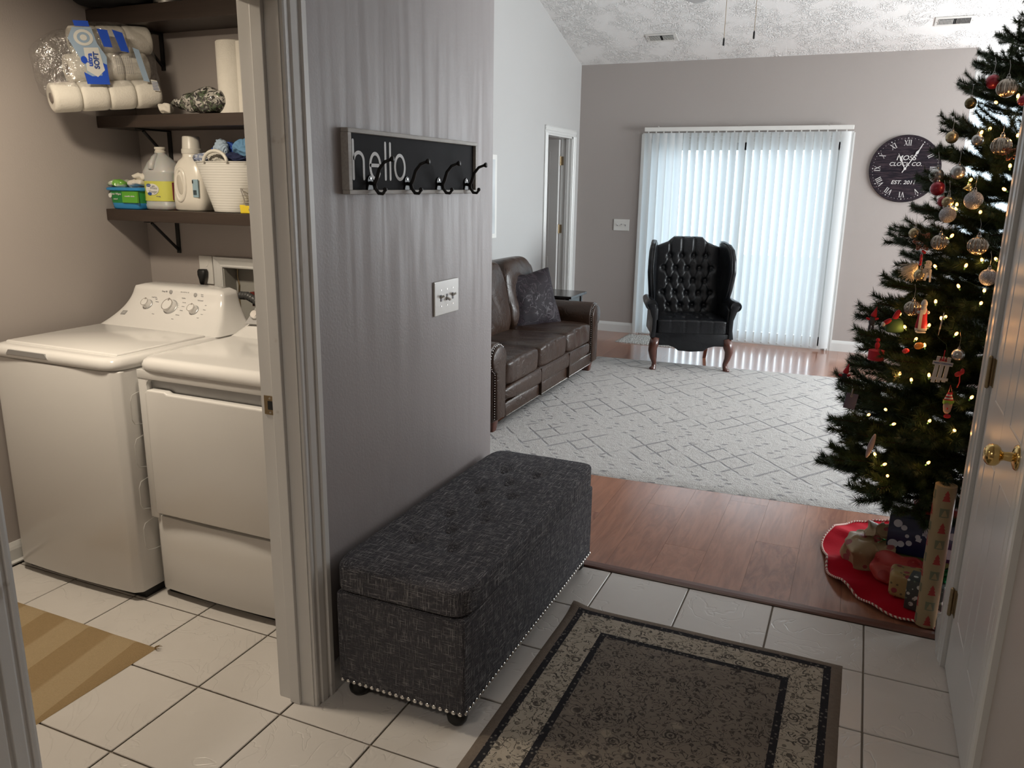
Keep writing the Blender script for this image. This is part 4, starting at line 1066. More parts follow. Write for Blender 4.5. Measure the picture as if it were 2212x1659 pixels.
ot = thing('wall_outlet', 'tall white outlet plate with black plug beside the washer box', 'outlet', (-2.815, LY, 1.187))
MB().box(-.040, .040, -.006, 0, -.066, .066, bev=.003).obj('plate', 'white_plate', ot)
MB().cyl((0, -.005, .030), (0, -.0072, .030), .016, None, 18).obj('socket', 'white_plate', ot)
pc = thing('power_cord', 'black plug and power cord hanging from the laundry outlet', 'cord', (-2.822, LY-.02, 1.165))
MB().sup([(-.040, .010, .010, 0, -.01), (-.020, .016, .012, 0, -.008), (.0, .023, .016, 0, -.004, 3), (.018, .024, .017, 0, -.002, 3), (.026, .020, .014, 0, 0, 3)], 20).obj('plug', 'blackplastic', pc, smooth=True)
MB().tube([(0, -.01, -.035), (.002, -.012, -.07), (0, -.01, -.12), (.0, -.0, -.22)], .0075, 10).obj('cable', 'blackplastic', pc, smooth=True)
MB().cyl((0, -.011, -.075), (0, -.011, -.105), .0105, None, 14).obj('cord_tag', plain('orange_tag', (.45, .12, .03), .5), pc)
MB().prism([(.008, -.07), (.03, -.074), (.085, -.088), (.095, -.10), (.095, -.15), (.0, -.15)], -.022, -.0205, 'y').obj('paper_tag', plain('paper', (.62, .58, .48), .7), pc)
hs_ = thing('drain_hose', 'grey ribbed drain hose curving out of the washer box', 'hose', (0, 0, 0))
mb = MB(); P_ = []; R_ = []
ctrl = [Vector((-2.60, LY-.03, 1.085)), Vector((-2.54, LY-.045, 1.088)), Vector((-2.49, LY-.06, 1.075)), Vector((-2.44, LY-.07, 1.045)), Vector((-2.40, LY-.075, 1.02)), Vector((-2.36, LY-.07, .99))]
for i in range(90):
    t_ = i/89*(len(ctrl)-1); k_ = min(int(t_), len(ctrl)-2); P_.append(ctrl[k_].lerp(ctrl[k_+1], t_-k_)); R_.append(.0145+(.0045 if (i//3) % 2 else 0))
mb.tube(P_, R_, 14); mb.smooth = True; mb.obj('hose_body', plain('grey_rubber', (.06, .06, .06), .45), hs_, angle=60)
fh = thing('fill_hose', 'braided steel fill hose arching behind the washer console', 'hose', (0, 0, 0))
mb = MB(); mb.tube([(-2.43, LY-.03, .93), (-2.44, LY-.06, 1.0), (-2.415, LY-.07, 1.06), (-2.37, LY-.06, 1.095), (-2.32, LY-.02, 1.11)], .0085, 12); mb.smooth = True; mb.obj('hose_body', 'steel', fh)

# ------------------------------------------------------------------ shelves with brackets
m = Mt('espresso_board', (.03, .02, .016), .42); n = m.noise(6, 5, m.mapped((.5, 9, 9)), .6, .6); m.color(m.mix(n, (.022, .014, .010), (.050, .034, .026))); m.bump(n, .15, .001); MAT['espresso'] = m
SH = [(1.463, 1.413), (1.863, 1.813), (2.296, 2.226)]
for (zt_, zb_), lb in zip(SH, ('lowest dark espresso laundry shelf, holding jug and basket', 'middle dark espresso laundry shelf, holding the tissue pack', 'top dark espresso laundry shelf at the upper edge of the picture')):
    t = thing('wall_shelf', lb, 'shelf', ((LX+XH-.125)/2, LY, zt_), group=None)
    hw = (XH-.125-LX)/2-.003
    MB().box(-hw, hw, -.224, -.002, zb_-zt_, 0, bev=.002).obj('board', 'espresso', t)
    th_ = zb_-zt_
    for x in (-2.975, -2.05):
        xx = x-t.location.x
        mb = MB(); mb.box(xx-.011, xx+.011, -.007, -.001, th_-.155, th_-.001, bev=.001).box(xx-.011, xx+.011, -.185, -.001, th_-.007, th_-.001, bev=.001)
        mb.tube([(xx, -.006, th_-.140), (xx, -.150, th_-.010)], .0068, 8); mb.obj('bracket', 'black', t)
Z1, Z2, Z3 = [a for a, b in SH]

# wipe tub
MAT['tubgreen'] = plain('tub_green', (.02, .20, .045), .35, var=.15, sc=20)
MAT['limegreen'] = plain('lime_print', (.10, .33, .03), .35)
MAT['tubblue'] = plain('tub_blue', (.03, .23, .50), .3)
MAT['labelwhite'] = plain('label_white', (.62, .62, .58), .5)
MAT['clothwhite'] = plain('white_cloth', (.60, .57, .50), .85, bump=.4, bsc=120)
tb = thing('wipes_tub', 'blue and green rectangular tub with cloths on top, leftmost on the lowest shelf', 'tub', (-3.055, 2.74, Z1))
def rsec(zs): return [(z, a, b, 0, 0, 7) for z, a, b in zs]
MB().sup(rsec([(0, .080, .075), (.006, .085, .080), (.028, .088, .083)]), 48).obj('tub_base', 'tubblue', tb, smooth=True, angle=50)
MB().sup(rsec([(.028, .0885, .0835), (.080, .094, .089)]), 48).obj('label_band', 'tubgreen', tb, smooth=True, angle=50)
MB().box(.0, .091, -.0915, -.083, .030, .079, M=T(0, 0, 0)).obj('label_panel', 'limegreen', tb)
MB().sup(rsec([(.080, .094, .089), (.084, .104, .099), (.092, .105, .100), (.096, .098, .093)]), 48).obj('tub_rim', 'tubblue', tb, smooth=True, angle=50)
text('Clean Wipes', .013, 'labelwhite', tb, T(-.042, -.0895, .067) @ FACE_MY); text('natural', .009, 'labelwhite', tb, T(-.045, -.0885, .045) @ FACE_MY); text('reusable cloths', .010, 'labelwhite', tb, T(.046, -.0922, .058) @ FACE_MY)
MB().cyl((-.075, -.0885, .060), (-.075, -.0905, .060), .010, None, 18).obj('label_spot', 'labelwhite', tb)
def crumple(co, s=20, a=.012, k=0): return co+Vector((noise.noise(co*s+Vector((k, 0, 0))), noise.noise(co*s+Vector((0, k+3, 0))), noise.noise(co*s+Vector((5, 0, k)))))*a
ct = MB(); ct.soft(.10, .12, .035, ex=.7, n=16, M=T(.045, 0, .0), fn=lambda c: crumple(c, 30, .012)); ct.soft(.08, .10, .025, ex=.7, n=12, M=T(.06, 0, .025), fn=lambda c: crumple(c, 36, .012, 4))
tag(ct.obj('folded_cloth', 'clothwhite', loc=(-3.045, 2.72, Z1+.116)), 'crumpled white cloth heaped on the green tub', 'cloth')
wr = MB(); wr.soft(.09, .10, .030, ex=.7, n=16, fn=lambda c: crumple(c, 34, .016, 9)); m = Mt('green_film', (.35, .42, .25), .2); m.color(m.mix(m.noise(18, 3).band(.45, .55), (.45, .47, .38), (.16, .38, .06))); MAT['film'] = m
tag(wr.obj('plastic_wrapper', 'film', loc=(-3.11, 2.70, Z1+.111)), 'crumpled green and clear plastic wrapper on the tub', 'wrapper')

# vinegar jug
m = Mt('cloudy_plastic', (.62, .63, .62), .3); m.set('Transmission Weight', .35); m.set('Subsurface Weight', .3); MAT['cloudy'] = m
MAT['liquid'] = plain('cloudy_liquid', (.40, .43, .45), .25)
jg = thing('vinegar_jug', 'clear plastic white vinegar jug with a yellow label on the lowest shelf', 'jug', (-2.898, 2.745, Z1))
def q(z, a, b): return (z, a, b, 0, 0, 3.2)
MB().sup([q(0, .066, .055), q(.006, .076, .064), q(.022, .078, .066), q(.026, .076, .064), q(.155, .078, .066), q(.162, .081, .068), q(.170, .079, .066), (.205, .062, .052, -.003, 0, 2.5), (.232, .036, .032, -.006, 0, 2), (.243, .024, .024, -.008, 0, 2), (.252, .022, .022, -.008, 0, 2)], 48).obj('jug_body', 'cloudy', jg, smooth=True, angle=60)
MB().lathe([(.0225, .246), (.024, .248), (.024, .252), (.021, .254), (.021, .262), (.0235, .263), (.0235, .270), (.020, .272)], 24, T(-.008, 0, 0)).obj('neck_collar', 'clothwhite', jg, smooth=True, angle=40)
MB().tube([(-.008, -.020, .238), (-.006, -.040, .222), (-.002, -.058, .198), (0, -.066, .175)], [.011, .013, .014, .012], 12).obj('handle', 'cloudy', jg, smooth=True)
MAT['yellowlabel'] = plain('yellow_label', (.52, .52, .10), .45, var=.05)
MB().sup([(.040, .0785, .0665, 0, 0, 3.2), (.125, .0785, .0665, 0, 0, 3.2)], 48, cap=False).obj('label_sleeve', 'yellowlabel', jg, smooth=True)
MAT['labelred'] = plain('maroon_print', (.16, .02, .04), .5)
MB().box(.070, .080, -.03, .03, .045, .12).obj('label_side', 'labelred', jg)
MB().cyl((0, -.064, 0), (0, -.0685, 0), 1, None, 36).obj('label_oval', 'labelwhite', jg)
o = [c for c in jg.children if c.name.startswith('label_oval')][0]; o.scale = (.037, 1, .024); o.location = (-.002, 0, .090)
MAT['navyprint'] = plain('navy_print', (.02, .06, .25), .5)
for x, z, a in ((-.022, .107, .013), (-.018, .071, .012)):
    o = MB().cyl((0, -.066, 0), (0, -.0693, 0), 1, None, 24).obj('label_spot', 'navyprint', jg); o.scale = (a, 1, .0065); o.location = (x, 0, z)
for s_, x, z, sz in (('White', .006, .095, .0165), ('Vinegar', .002, .080, .0165), ('distilled', .006, .104, .006)): text(s_, sz, 'greyprint', jg, T(x, -.0688, z) @ FACE_MY, shear=.1)
text('Great Value', .0045, 'labelwhite', jg, T(-.022, -.0696, .107) @ FACE_MY)
text('5% acidity', .006, 'greyprint', jg, T(.030, -.0672, .060) @ FACE_MY)
rb = MB(); rb.sup([(0, .03, .03), (.005, .034, .034), (.12, .034, .034), (.15, .02, .02), (.17, .012, .012)], 24); tag(rb.obj('spray_bottle', plain('red_plastic', (.22, .02, .02), .3), smooth=True, angle=50, loc=(-2.845, 2.832, Z1)), 'dark red bottle just showing between jug and detergent', 'bottle')

# detergent bottle
MAT['ivory'] = plain('ivory_plastic', (.66, .63, .56), .3, var=.02, coat=.2)
MAT['ivory2'] = plain('cap_ivory', (.58, .56, .50), .35, var=.02)
dt = thing('detergent_bottle', 'large ivory detergent bottle with grip hole and cap on the lowest shelf', 'bottle', (-2.728, 2.755, Z1))
mb = MB(); mb.sup([(0, .074, .050, 0, 0, 4), (.008, .086, .058, 0, 0, 4), (.05, .088, .060, 0, 0, 4), (.14, .085, .060, 0, 0, 3.5), (.185, .080, .058, 0, 0, 3), (.212, .064, .050, 0, 0, 2.6), (.226, .045, .042, -.002, 0, 2), (.232, .040, .040, -.003, 0, 2), (.245, .040, .040, -.003, 0, 2)], 56)
db = mb.obj('bottle_body', 'ivory', dt, smooth=True, angle=60)
MB().soft(.040, .02, .100, ex=.9, n=10, M=T(-.026, -.0535, .110) @ Rm(-.12, 'Y')).obj('grip_recess', plain('shaded_ivory', (.47, .44, .38), .4), db)  # darker ivory paints in the shade of the grip hole
mb = MB(); mb.tube([(-.026+.030*math.cos(a)+.004*math.sin(a), -.054-.004*math.cos(a), .110+.066*math.sin(a)) for a in [2*PI*i/32 for i in range(32)]], .010, 10, closed=True); mb.smooth = True; mb.obj('grip_ring', 'ivory', db)
MB().lathe([(.042, .243), (.043, .247), (.043, .262), (.040, .264), (.039, .268), (.036, .312), (.033, .316), (.001, .317)], 32, T(-.003, 0, 0)).obj('cap', 'ivory2', dt, smooth=True, angle=40)
MB().box(.045, .075, -.0600, -.055, .06, .135).obj('label_side', plain('pale_blue_print', (.25, .36, .42), .5), dt)
for k_ in range(9): MB().box(.047+k_*.0022, .048+k_*.0022, -.0608, -.0598, .070, .090).obj('barcode_bar', 'black', dt)
MB().box(.044, .050, -.0608, -.0598, .118, .132).obj('print_mark', 'black', dt)

# basket with rags
bk_ = thing('plastic_basket', 'white flexible plastic basket with two handles on the lowest shelf', 'basket', (-2.490, 2.745, Z1))
m = Mt('ribbed_white', (.62, .61, .57), .4); X_, Y_, Z_ = m.xyz(); rb_ = tri(Z_*95)*.8+m.noise(30, 2)*.4; m.bump(rb_, .45, .002); MAT['ribbed'] = m
secs = []
for i in range(12):
    t_ = i/11; secs.append((.205*t_, .095+.080*t_, .080+.030*t_, 0, 0, 2.3))
mb = MB(); mb.sup([(0.0, .085, .072, 0, 0, 2.3)]+[(.004+s_[0]*.98, *s_[1:]) for s_ in secs]+[(.207, .180, .114, 0, 0, 2.3), (.210, .180, .114, 0, 0, 2.3), (.210, .170, .105, 0, 0, 2.3), (.16, .150, .095, 0, 0, 2.3)], 64)
mb.obj('basket_body', 'ribbed', bk_, smooth=True, angle=50)
for y in (-.110, .110):
    MB().tube([(-.062+.062*(1-math.cos(a))*1.0, y, .205+.046*math.sin(a)) for a in [PI*i/16 for i in range(17)]], .0072, 10).obj('handle', 'ivory2', bk_, smooth=True)
def rag(name, lb, loc, sc, col, seed, chk=None, rz=0):
    m = Mt(name+'_fabric', col, .9)
    if chk: X_, Y_, Z_ = m.xyz(); m.color(m.mix((tri(X_*45).gt(.6)).max(tri(Z_*45+Y_*20).gt(.6))*.7, chk, col))
    else: m.color(m.mix(m.noise(30, 3), tuple(c*.8 for c in col), tuple(min(1, c*1.15) for c in col)))
    m.bump(m.noise(200, 2), .5, .002)
    mb = MB()
    def fn(c):
        r_ = Vector((c.x/sc[0], c.y/sc[1], c.z/sc[2]))*2
        d_ = .5+.5*math.sin(9*noise.noise(r_*1.1+Vector((seed, 0, 0)))*2)
        c = c*(1-.16*d_); return crumple(c, 22, .010, seed)
    mb.soft(*sc, ex=.9, n=20, fn=fn); o = mb.obj(name, m, loc=loc, rot=(0, 0, rz)); tag(o, lb, 'cloth'); return o
rag('cleaning_rag', 'grey blue checked rag at the left rim of the basket', (-2.605, 2.705, Z1+.222), (.11, .10, .05), (.10, .14, .26), 1, (.42, .45, .5))
rag('cleaning_rag', 'royal blue rag rising behind the pale one in the basket', (-2.545, 2.775, Z1+.255), (.16, .10, .07), (.02, .07, .33), 2)
rag('cleaning_rag', 'pale blue twisted rag arching at the top of the basket', (-2.53, 2.72, Z1+.262), (.075, .06, .085), (.33, .42, .52), 3)
rag('cleaning_rag', 'white rag bunched under the basket handle', (-2.525, 2.685, Z1+.226), (.10, .06, .06), (.50, .48, .43), 5)
rag('cleaning_rag', 'sky blue towel at the right side of the basket', (-2.415, 2.74, Z1+.262), (.12, .10, .085), (.12, .26, .42), 6)
rag('cleaning_rag', 'navy cloth deep in the basket behind the white handle', (-2.46, 2.73, Z1+.225), (.14, .10, .05), (.012, .018, .06), 7)

# yellow sponge pack with wire rack
yb = thing('sponge_pack', 'yellow packet beside a wire rack at the right end of the lowest shelf', 'packet', (-2.325, 2.675, Z1))
MB().prism([(-.075, .0), (-.060, .001), (.03, .001), (.06, .0), (.06, .030), (-.04, .032), (-.078, .036)], -.012, .012, 'y', bev=.003).obj('packet_body', plain('yellow_film', (.68, .52, .03), .3), yb)
text('Dawn', .012, 'navyprint', yb, T(-.015, -.0125, .016) @ FACE_MY)
mb = MB()
for z in (.045, .075, .10): mb.tube([(-.055-.2*(z-.045), -.01, z), (.06, -.01, z)], .0018, 6)
mb.tube([(-.040, -.01, .02), (-.068, -.01, .102)], .0018, 6).tube([(-.068, -.01, .102), (-.068, .05, .102), (.06, .05, .102)], .0018, 6)
mb.obj('wire_rack', 'steel', yb)

# toilet tissue pack
m = Mt('tissue', (.68, .65, .58), .85); m.color(m.mix(m.noise(30, 2), (.64, .61, .54), (.72, .69, .62))); m.bump(m.vor(150), .35, .002); MAT['tissue'] = m
tp = thing('tissue_pack', 'clear wrapped pack of toilet rolls overhanging the middle shelf', 'toilet paper', (-2.955, 2.575, Z2+.014), rot=(0, -.12, math.radians(66)))
RR = .057
def roll(x, y, z):
    mb = MB(); MY = T(x, y, z) @ Rm(PI/2, 'Y')
    rings = [(.020, 0.004), (RR*.7, -.0), (RR-.008, 0), (RR-.001, .006), (RR, .02), (RR, .085), (RR-.001, .098), (RR-.008, .104), (RR*.6, .104), (.020, .100)]
    mb.lathe(rings, 36, MY); o = mb.obj('tissue_roll', 'tissue', tp, smooth=True, angle=50)
    MB().lathe([(.0195, -.0008), (.0195, .006)], 24, MY, cap=True).obj('roll_core', plain('card_core', (.16, .14, .13), .8) if 'core' not in MAT else 'core', o)
MAT['core'] = plain('card_core', (.20, .17, .15), .8)
def sag(x): return 0
for i in range(4): roll(-.245+i*.106, -.03, RR+sag(-.245+i*.106))
for i in range(3): roll(-.155+i*.106, -.0, 3*RR-.006+sag(-.155+i*.106))
for i in range(3): roll(-.11+i*.104, .025, 5*RR-.012)
# film around it: wrinkled transparent sheet
m = Mt('clear_film', (.9, .9, .9), .12); trn = m.nt.nodes.new('ShaderNodeBsdfTransparent'); mx = m.nt.nodes.new('ShaderNodeMixShader')
gl = m.nt.nodes.new('ShaderNodeBsdfGlossy'); gl.inputs['Roughness'].default_value = .14; gl.inputs[0].default_value = (.9, .9, .9, 1)
bp = m.nt.nodes.new('ShaderNodeBump'); bp.inputs['Strength'].default_value = .9; bp.inputs['Distance'].default_value = .02
m.nt.links.new((m.noise(16, 4, None, .6, 2.0)).k, bp.inputs['Height']); m.nt.links.new(bp.outputs[0], gl.inputs['Normal'])
mx.inputs[0].default_value = .20; m.nt.links.new(trn.outputs[0], mx.inputs[1]); m.nt.links.new(gl.outputs[0], mx.inputs[2]); m.nt.links.new(mx.outputs[0], m.out.inputs[0]); MAT['film_clear'] = m
mb = MB()
def film(u, v):
    a = 2*PI*u; x = -.275+.47*v
    e = math.sin(PI*min(1, max(0, v*1.0)))**.18 if 0 < v < 1 else 0
    hy = .078*e+.004; hz = .172*e*(.75+.25*min(1, v*1.8))+.004
    y = .0+hy*math.copysign(abs(math.cos(a))**.7, math.cos(a)); z = .165+hz*math.copysign(abs(math.sin(a))**.7, math.sin(a))
    n_ = noise.noise(Vector((x*14, y*14, z*14)))*.012
    return Vector((x+n_, y*(1+n_*3), max(z+n_+sag(x)*1.0, .001+sag(x))))
mb.grid(film, 60, 50, cu=True); mb.smooth = True; mb.obj('wrap_film', 'film_clear', tp)
# print on the film, as thin sheets lying on it (front side = -y)
def film_print(name, pts, mat, off=0.0):
    mb = MB(); mb.prism(pts, -.094-off, -.0935-off, 'y'); return mb.obj(name, mat, tp)
MAT['brightblue'] = plain('bright_blue_print', (.02, .08, .50), .35)
m = Mt('pale_blue_gradient', (.36, .48, .62), .3); m.set('Alpha', .8); MAT['paleblue'] = m
def ov(cx, cz, a, b, n=24): return [(cx+a*math.cos(2*PI*i/n), cz+b*math.sin(2*PI*i/n)) for i in range(n)]
film_print('print_panel', [(-.125, .31), (-.055, .31), (-.045, .25), (-.020, .20), (-.03, .14), (-.03, .095), (-.115, .10), (-.105, .16), (-.13, .22), (-.15, .27)], 'paleblue')
film_print('print_blue', [(-.118, .335), (-.062, .333), (-.06, .312), (-.115, .314)], 'brightblue', .001)
film_print('print_blue', [(-.115, .10), (-.03, .095), (-.026, .17), (-.045, .18), (-.052, .13), (-.09, .128), (-.118, .145)], 'brightblue', .001)
film_print('print_blue', [(-.035, .305), (.004, .300), (.010, .235), (-.022, .238)], 'brightblue', .001)
film_print('print_blue', [(.022, .302), (.060, .290), (.072, .215), (.040, .222)], 'brightblue', .001)
film_print('print_spot', ov(-.092, .272, .036, .030), 'labelwhite', .0015); film_print('print_spot', ov(-.092, .272, .024, .020), 'paleblue', .002); film_print('print_spot', ov(-.092, .272, .013, .011), 'labelwhite', .0025)
film_print('print_spot', ov(-.108, .190, .012, .014), 'brightblue', .0025)
film_print('print_spot', [(-.10, .235), (-.045, .235), (-.038, .150), (-.07, .125), (-.105, .15)], 'labelwhite', .0015)
text('ultra', .026, 'brightblue', tp, T(-.086, -.0970, .190) @ FACE_MY @ Rm(PI/2-.1, 'Z'), bold=.0008)
text('SOFT', .027, 'navyprint', tp, T(-.062, -.0970, .187) @ FACE_MY @ Rm(PI/2-.1, 'Z'), bold=.0008)
for k_ in range(9): text('septic safe tissue  12 double rolls', .0048, 'greyprint', tp, T(.012+k_*.0075, -.0950, .165) @ FACE_MY @ Rm(PI/2-.06, 'Z'))
film_print('print_frame', [(.088, .235), (.112, .225), (.130, .10), (.106, .105)], 'paleblue', .0005)
film_print('print_panel', [(.135, .110), (.160, .104), (.166, .062), (.140, .066)], 'labelwhite', .0005)
for k_ in range(6): film_print('barcode_bar', [(.138, .070+k_*.006), (.162, .066+k_*.006), (.162, .068+k_*.006), (.138, .072+k_*.006)], 'navyprint', .001)

# bag of patterned fabric, paper towels, buckets
m = Mt('bagged_camouflage', (.3, .3, .28), .15); a = m.noise(34, 3, None, .6, 2.5); b = m.noise(22, 2, None, .5, 1.0)
m.color(m.mix(a.band(.48, .53), m.mix(b.band(.5, .58), (.46, .44, .40), (.09, .12, .07)), (.035, .032, .030))); m.bump(m.noise(28, 3, None, .5, 2), .8, .008); m.set('Coat Weight', .8); MAT['camo'] = m
bg = thing('bagged_cloth', 'clear bag of black and white patterned cloth on the middle shelf', 'bag', (-2.62, 2.72, Z2))
def bagfn(c):
    t_ = (c.x+.16)/.32; k_ = .30+.70*min(1, t_*1.6)
    c = Vector((c.x, c.y*k_, (c.z)*k_ - .012*(1-k_))); c = crumple(c, 24, .012, 3); c.z = max(c.z, -.052); return c
mb = MB(); mb.soft(.32, .13, .105, ex=.75, n=26, fn=bagfn, M=T(0, -.01, .053)); mb.obj('bag_body', 'camo', bg)
mb = MB(); mb.soft(.05, .05, .03, ex=.8, n=8, fn=lambda c: crumple(c, 40, .014, 8), M=T(-.145, -.055, .022)); mb.obj('twist_end', 'clothwhite', bg)
pt = thing('paper_towel_roll', 'tall upright white paper towel roll at the right end of the middle shelf', 'paper towels', (-2.468, 2.76, Z2))
mb = MB(); mb.sup([(0, .066, .066), (.003, .070, .070), (.282, .070, .070), (.286, .066, .066), (.286, .022, .022), (.27, .021, .021)], 48); to = mb.obj('towel_sheet', 'tissue', pt, smooth=True, angle=50)
MB().prism([(.055, -.048), (.072, -.050), (.10, -.04), (.101, -.039), (.072, -.046), (.055, -.045)], .002, .280, 'z').obj('loose_sheet', 'tissue', pt)
m = Mt('galvanized', (.5, .5, .48), .35, .9); n = m.vor(26); m.color(m.mix(n, (.30, .30, .28), (.60, .60, .57))); MAT['galv'] = m
for x, y, lb, r_ in ((-2.775, 2.735, 'small galvanized metal bucket standing on the top shelf', .058), (-2.60, 2.75, 'second galvanized bucket, right of the first on the top shelf', .05)):
    t = thing('metal_bucket', lb, 'bucket', (x, y, Z3))
    MB().sup([(0, r_, r_), (.006, r_*1.04, r_*1.04), (.008, r_, r_), (.15, r_*1.35, r_*1.35), (.155, r_*1.42, r_*1.42), (.155, r_*1.3, r_*1.3), (.02, r_*.9, r_*.9)], 40).obj('bucket_body', 'galv', t, smooth=True, angle=40)
    MB().lathe([(r_*1.01, 0), (r_*1.07, .002), (r_*1.07, .008), (r_*1.0, .010)], 40).obj('bottom_rim', 'chrome', t, smooth=True, angle=40)
bgk = MB(); bgk.soft(.36, .30, .14, ex=.6, n=20, fn=lambda c: crumple(c, 9, .02, 2))
tag(bgk.obj('black_bag', plain('black_fabric', (.006, .006, .007), .9), loc=(-3.0, 2.67, Z3+.072)), 'black soft bag hanging over the left end of the top shelf', 'bag')

# ------------------------------------------------------------------ christmas tree
m = Mt('pine_needles', (.02, .04, .015), .55, 0, .3); r_ = m.rnd(); n = m.noise(9, 2)
m.color(m.mix(n.band(.35, .65), m.mix(r_, (.010, .026, .010), (.024, .050, .014)), (.040, .060, .016))); MAT['needles'] = m
MAT['bark'] = plain('brown_wire', (.035, .022, .012), .8)
TX, TY = .62, 3.68
def RZ(z):
    zs = [.2, .45, .7, 1.12, 1.5, 1.86, 2.1, 2.3, 2.5]; rs = [.50, .66, .66, .58, .49, .38, .27, .15, .02]
    for a, b, c, d in zip(zs, zs[1:], rs, rs[1:]):
        if z <= b: return c+(d-c)*(z-a)/(b-a)
    return .02
tree = thing('christmas_tree', 'tall green artificial christmas tree beside the right wall corner', 'tree', (TX, TY, 0))
def branch_mesh(seed, L=.60):
    rnd = random.Random(seed); stems = []
    def curve(p0, d, ln, lift, n_=9):
        pts = [Vector(p0)]; d = Vector(d).normalized()
        for i in range(n_):
            d = (d+Vector((rnd.uniform(-.06, .06), rnd.uniform(-.06, .06), lift/n_+rnd.uniform(-.05, .05)))).normalized(); pts.append(pts[-1]+d*ln/n_)
        return pts
    main = curve((0, 0, 0), (1, 0, -.02), L, .28, 12); stems.append(main)
    for i in range(7):
        k_ = 4+i if i < 8 else 11; s_ = 1 if i % 2 else -1
        k_ = min(11, 3+int(i*1.25)); ln = L*(.40-.035*i)*rnd.uniform(.85, 1.15)
        stems.append(curve(main[k_], (.78, s_*rnd.uniform(.5, .75), rnd.uniform(-.1, .35)), ln, .3, 7))
    vs, fs = [], []
    for st_ in stems:
        for a, b in zip(st_, st_[1:]):
            ax = (b-a); ln = ax.length; ax.normalize(); o1 = ax.orthogonal().normalized(); o2 = ax.cross(o1)
            if a.x < .10 and st_ is main: dens = 900
            else: dens = 2900
            for _ in range(int(ln*dens)):
                p = a+(b-a)*rnd.random(); t_ = rnd.random()*2*PI; rad = o1*math.cos(t_)+o2*math.sin(t_)
                d = (ax*rnd.uniform(.55, 1.1)+rad).normalized(); nl_ = rnd.uniform(.024, .038)
                sd = d.cross(Vector((rnd.random(), rnd.random(), rnd.random()))).normalized()*.0010
                i0 = len(vs); e = p+d*nl_+ax*.003
                vs += [p-sd, p+sd, e]; fs.append((i0, i0+1, i0+2))
    me = bpy.data.meshes.new('branch'); me.from_pydata(vs, [], fs); me.materials.append(MAT['needles'].m)
    return me, stems
variants = []
for sd in range(5):
    me, stems = branch_mesh(sd+11); variants.append(me)
    mb = MB()
    for i, s_ in enumerate(stems): mb.tube(s_, [.0026]*len(s_) if i == 0 else .0014, 4, cap=False)
    bm_ = mb.bm; n0_ = bmesh.new(); n0_.from_mesh(me); 
    me2 = bpy.data.meshes.new('branch'); tmp = bpy.data.meshes.new('s'); bm_.to_mesh(tmp)
    me.materials.append(MAT['bark'].m); k0 = len(n0_.faces); n0_.from_mesh(tmp); n0_.faces.ensure_lookup_table()
    for fc in n0_.faces[k0:]: fc.material_index = 1
    n0_.to_mesh(me); n0_.free(); bm_.free()
rt_ = random.Random(3)
def add_branch(base, tip, k=None, roll=None):
    d = Vector(tip)-Vector(base); L_ = d.length
    o = bpy.data.objects.new('branch', variants[rt_.randrange(5) if k is None else k]); C.objects.link(o); o.parent = tree
    o.location = Vector(base)-Vector((TX, TY, 0)); dd = d.normalized()
    q_ = Vector((dd.x, dd.y, dd.z-.24)).normalized().to_track_quat('X', 'Z'); o.rotation_mode = 'QUATERNION'
    o.rotation_quaternion = q_ @ Vector((1, 0, 0)).rotation_difference(Vector((1, 0, 0))) @ Matrix.Rotation(rt_.uniform(-.5, .5) if roll is None else roll, 3, 'X').to_quaternion()
    s_ = L_/.585; o.scale = (s_, min(1.15, max(.8, s_)), min(1.1, max(.8, s_)))
    return o
def clear_tip(a, R_, z, y_lim=3.15):
    x, y = TX+R_*math.cos(a), TY+R_*math.sin(a)
    if y < y_lim and x > .36:
        R_ = R_*(TY-y_lim)/(TY-y)
    return R_
z = .46; cnt = 0
while z < 2.46:
    R_ = RZ(z); n_ = max(5, int(19*(R_/.62)**.7)); a0 = rt_.uniform(0, 2*PI)
    for i in range(n_):
        a = a0+2*PI*i/n_+rt_.uniform(-.12, .12); rr = R_*rt_.uniform(.86, 1.04); zz = z+rt_.uniform(-.035, .035)
        rr = clear_tip(a, rr, zz)
        if rr < .1: rr = .1
        add_branch((TX, TY, zz-.02), (TX+rr*math.cos(a), TY+rr*math.sin(a), zz+(.05 if z > .4 else -.05))); cnt += 1
    z += .105
add_branch((TX, TY, 2.32), (TX+.01, TY, 2.60), 0)
for tx_, ty_, tz_ in [(-0.067,3.588,0.474),(-0.039,3.465,0.669),(0.026,3.580,1.145),(0.090,3.474,1.282),(0.127,3.537,1.505),(0.225,3.629,1.861),(0.222,3.510,1.756),(0.327,3.681,2.101),(0.000,3.390,0.743),(0.163,3.160,0.531),(0.211,3.160,0.456),(-0.023,3.423,0.572),(0.030,3.472,1.037),(0.187,3.526,1.671),(0.280,3.688,2.021),(-0.019,3.517,0.869),(0.118,3.202,0.566)]:
    add_branch((TX-(TX-tx_)*.12, TY-(TY-ty_)*.12, tz_-.06), (tx_, ty_, tz_)); cnt += 1
MB().cyl((0, 0, .05), (0, 0, 2.42), .022, .008, 12).obj('trunk', 'bark', tree)
mb = MB()
for i in range(4):
    a = PI/4+i*PI/2; mb.tube([(0, 0, .12), (.14*math.cos(a), .14*math.sin(a), .09), (.27*math.cos(a), .27*math.sin(a), .02)], .011, 8)
mb.obj('tree_stand', 'black', tree)

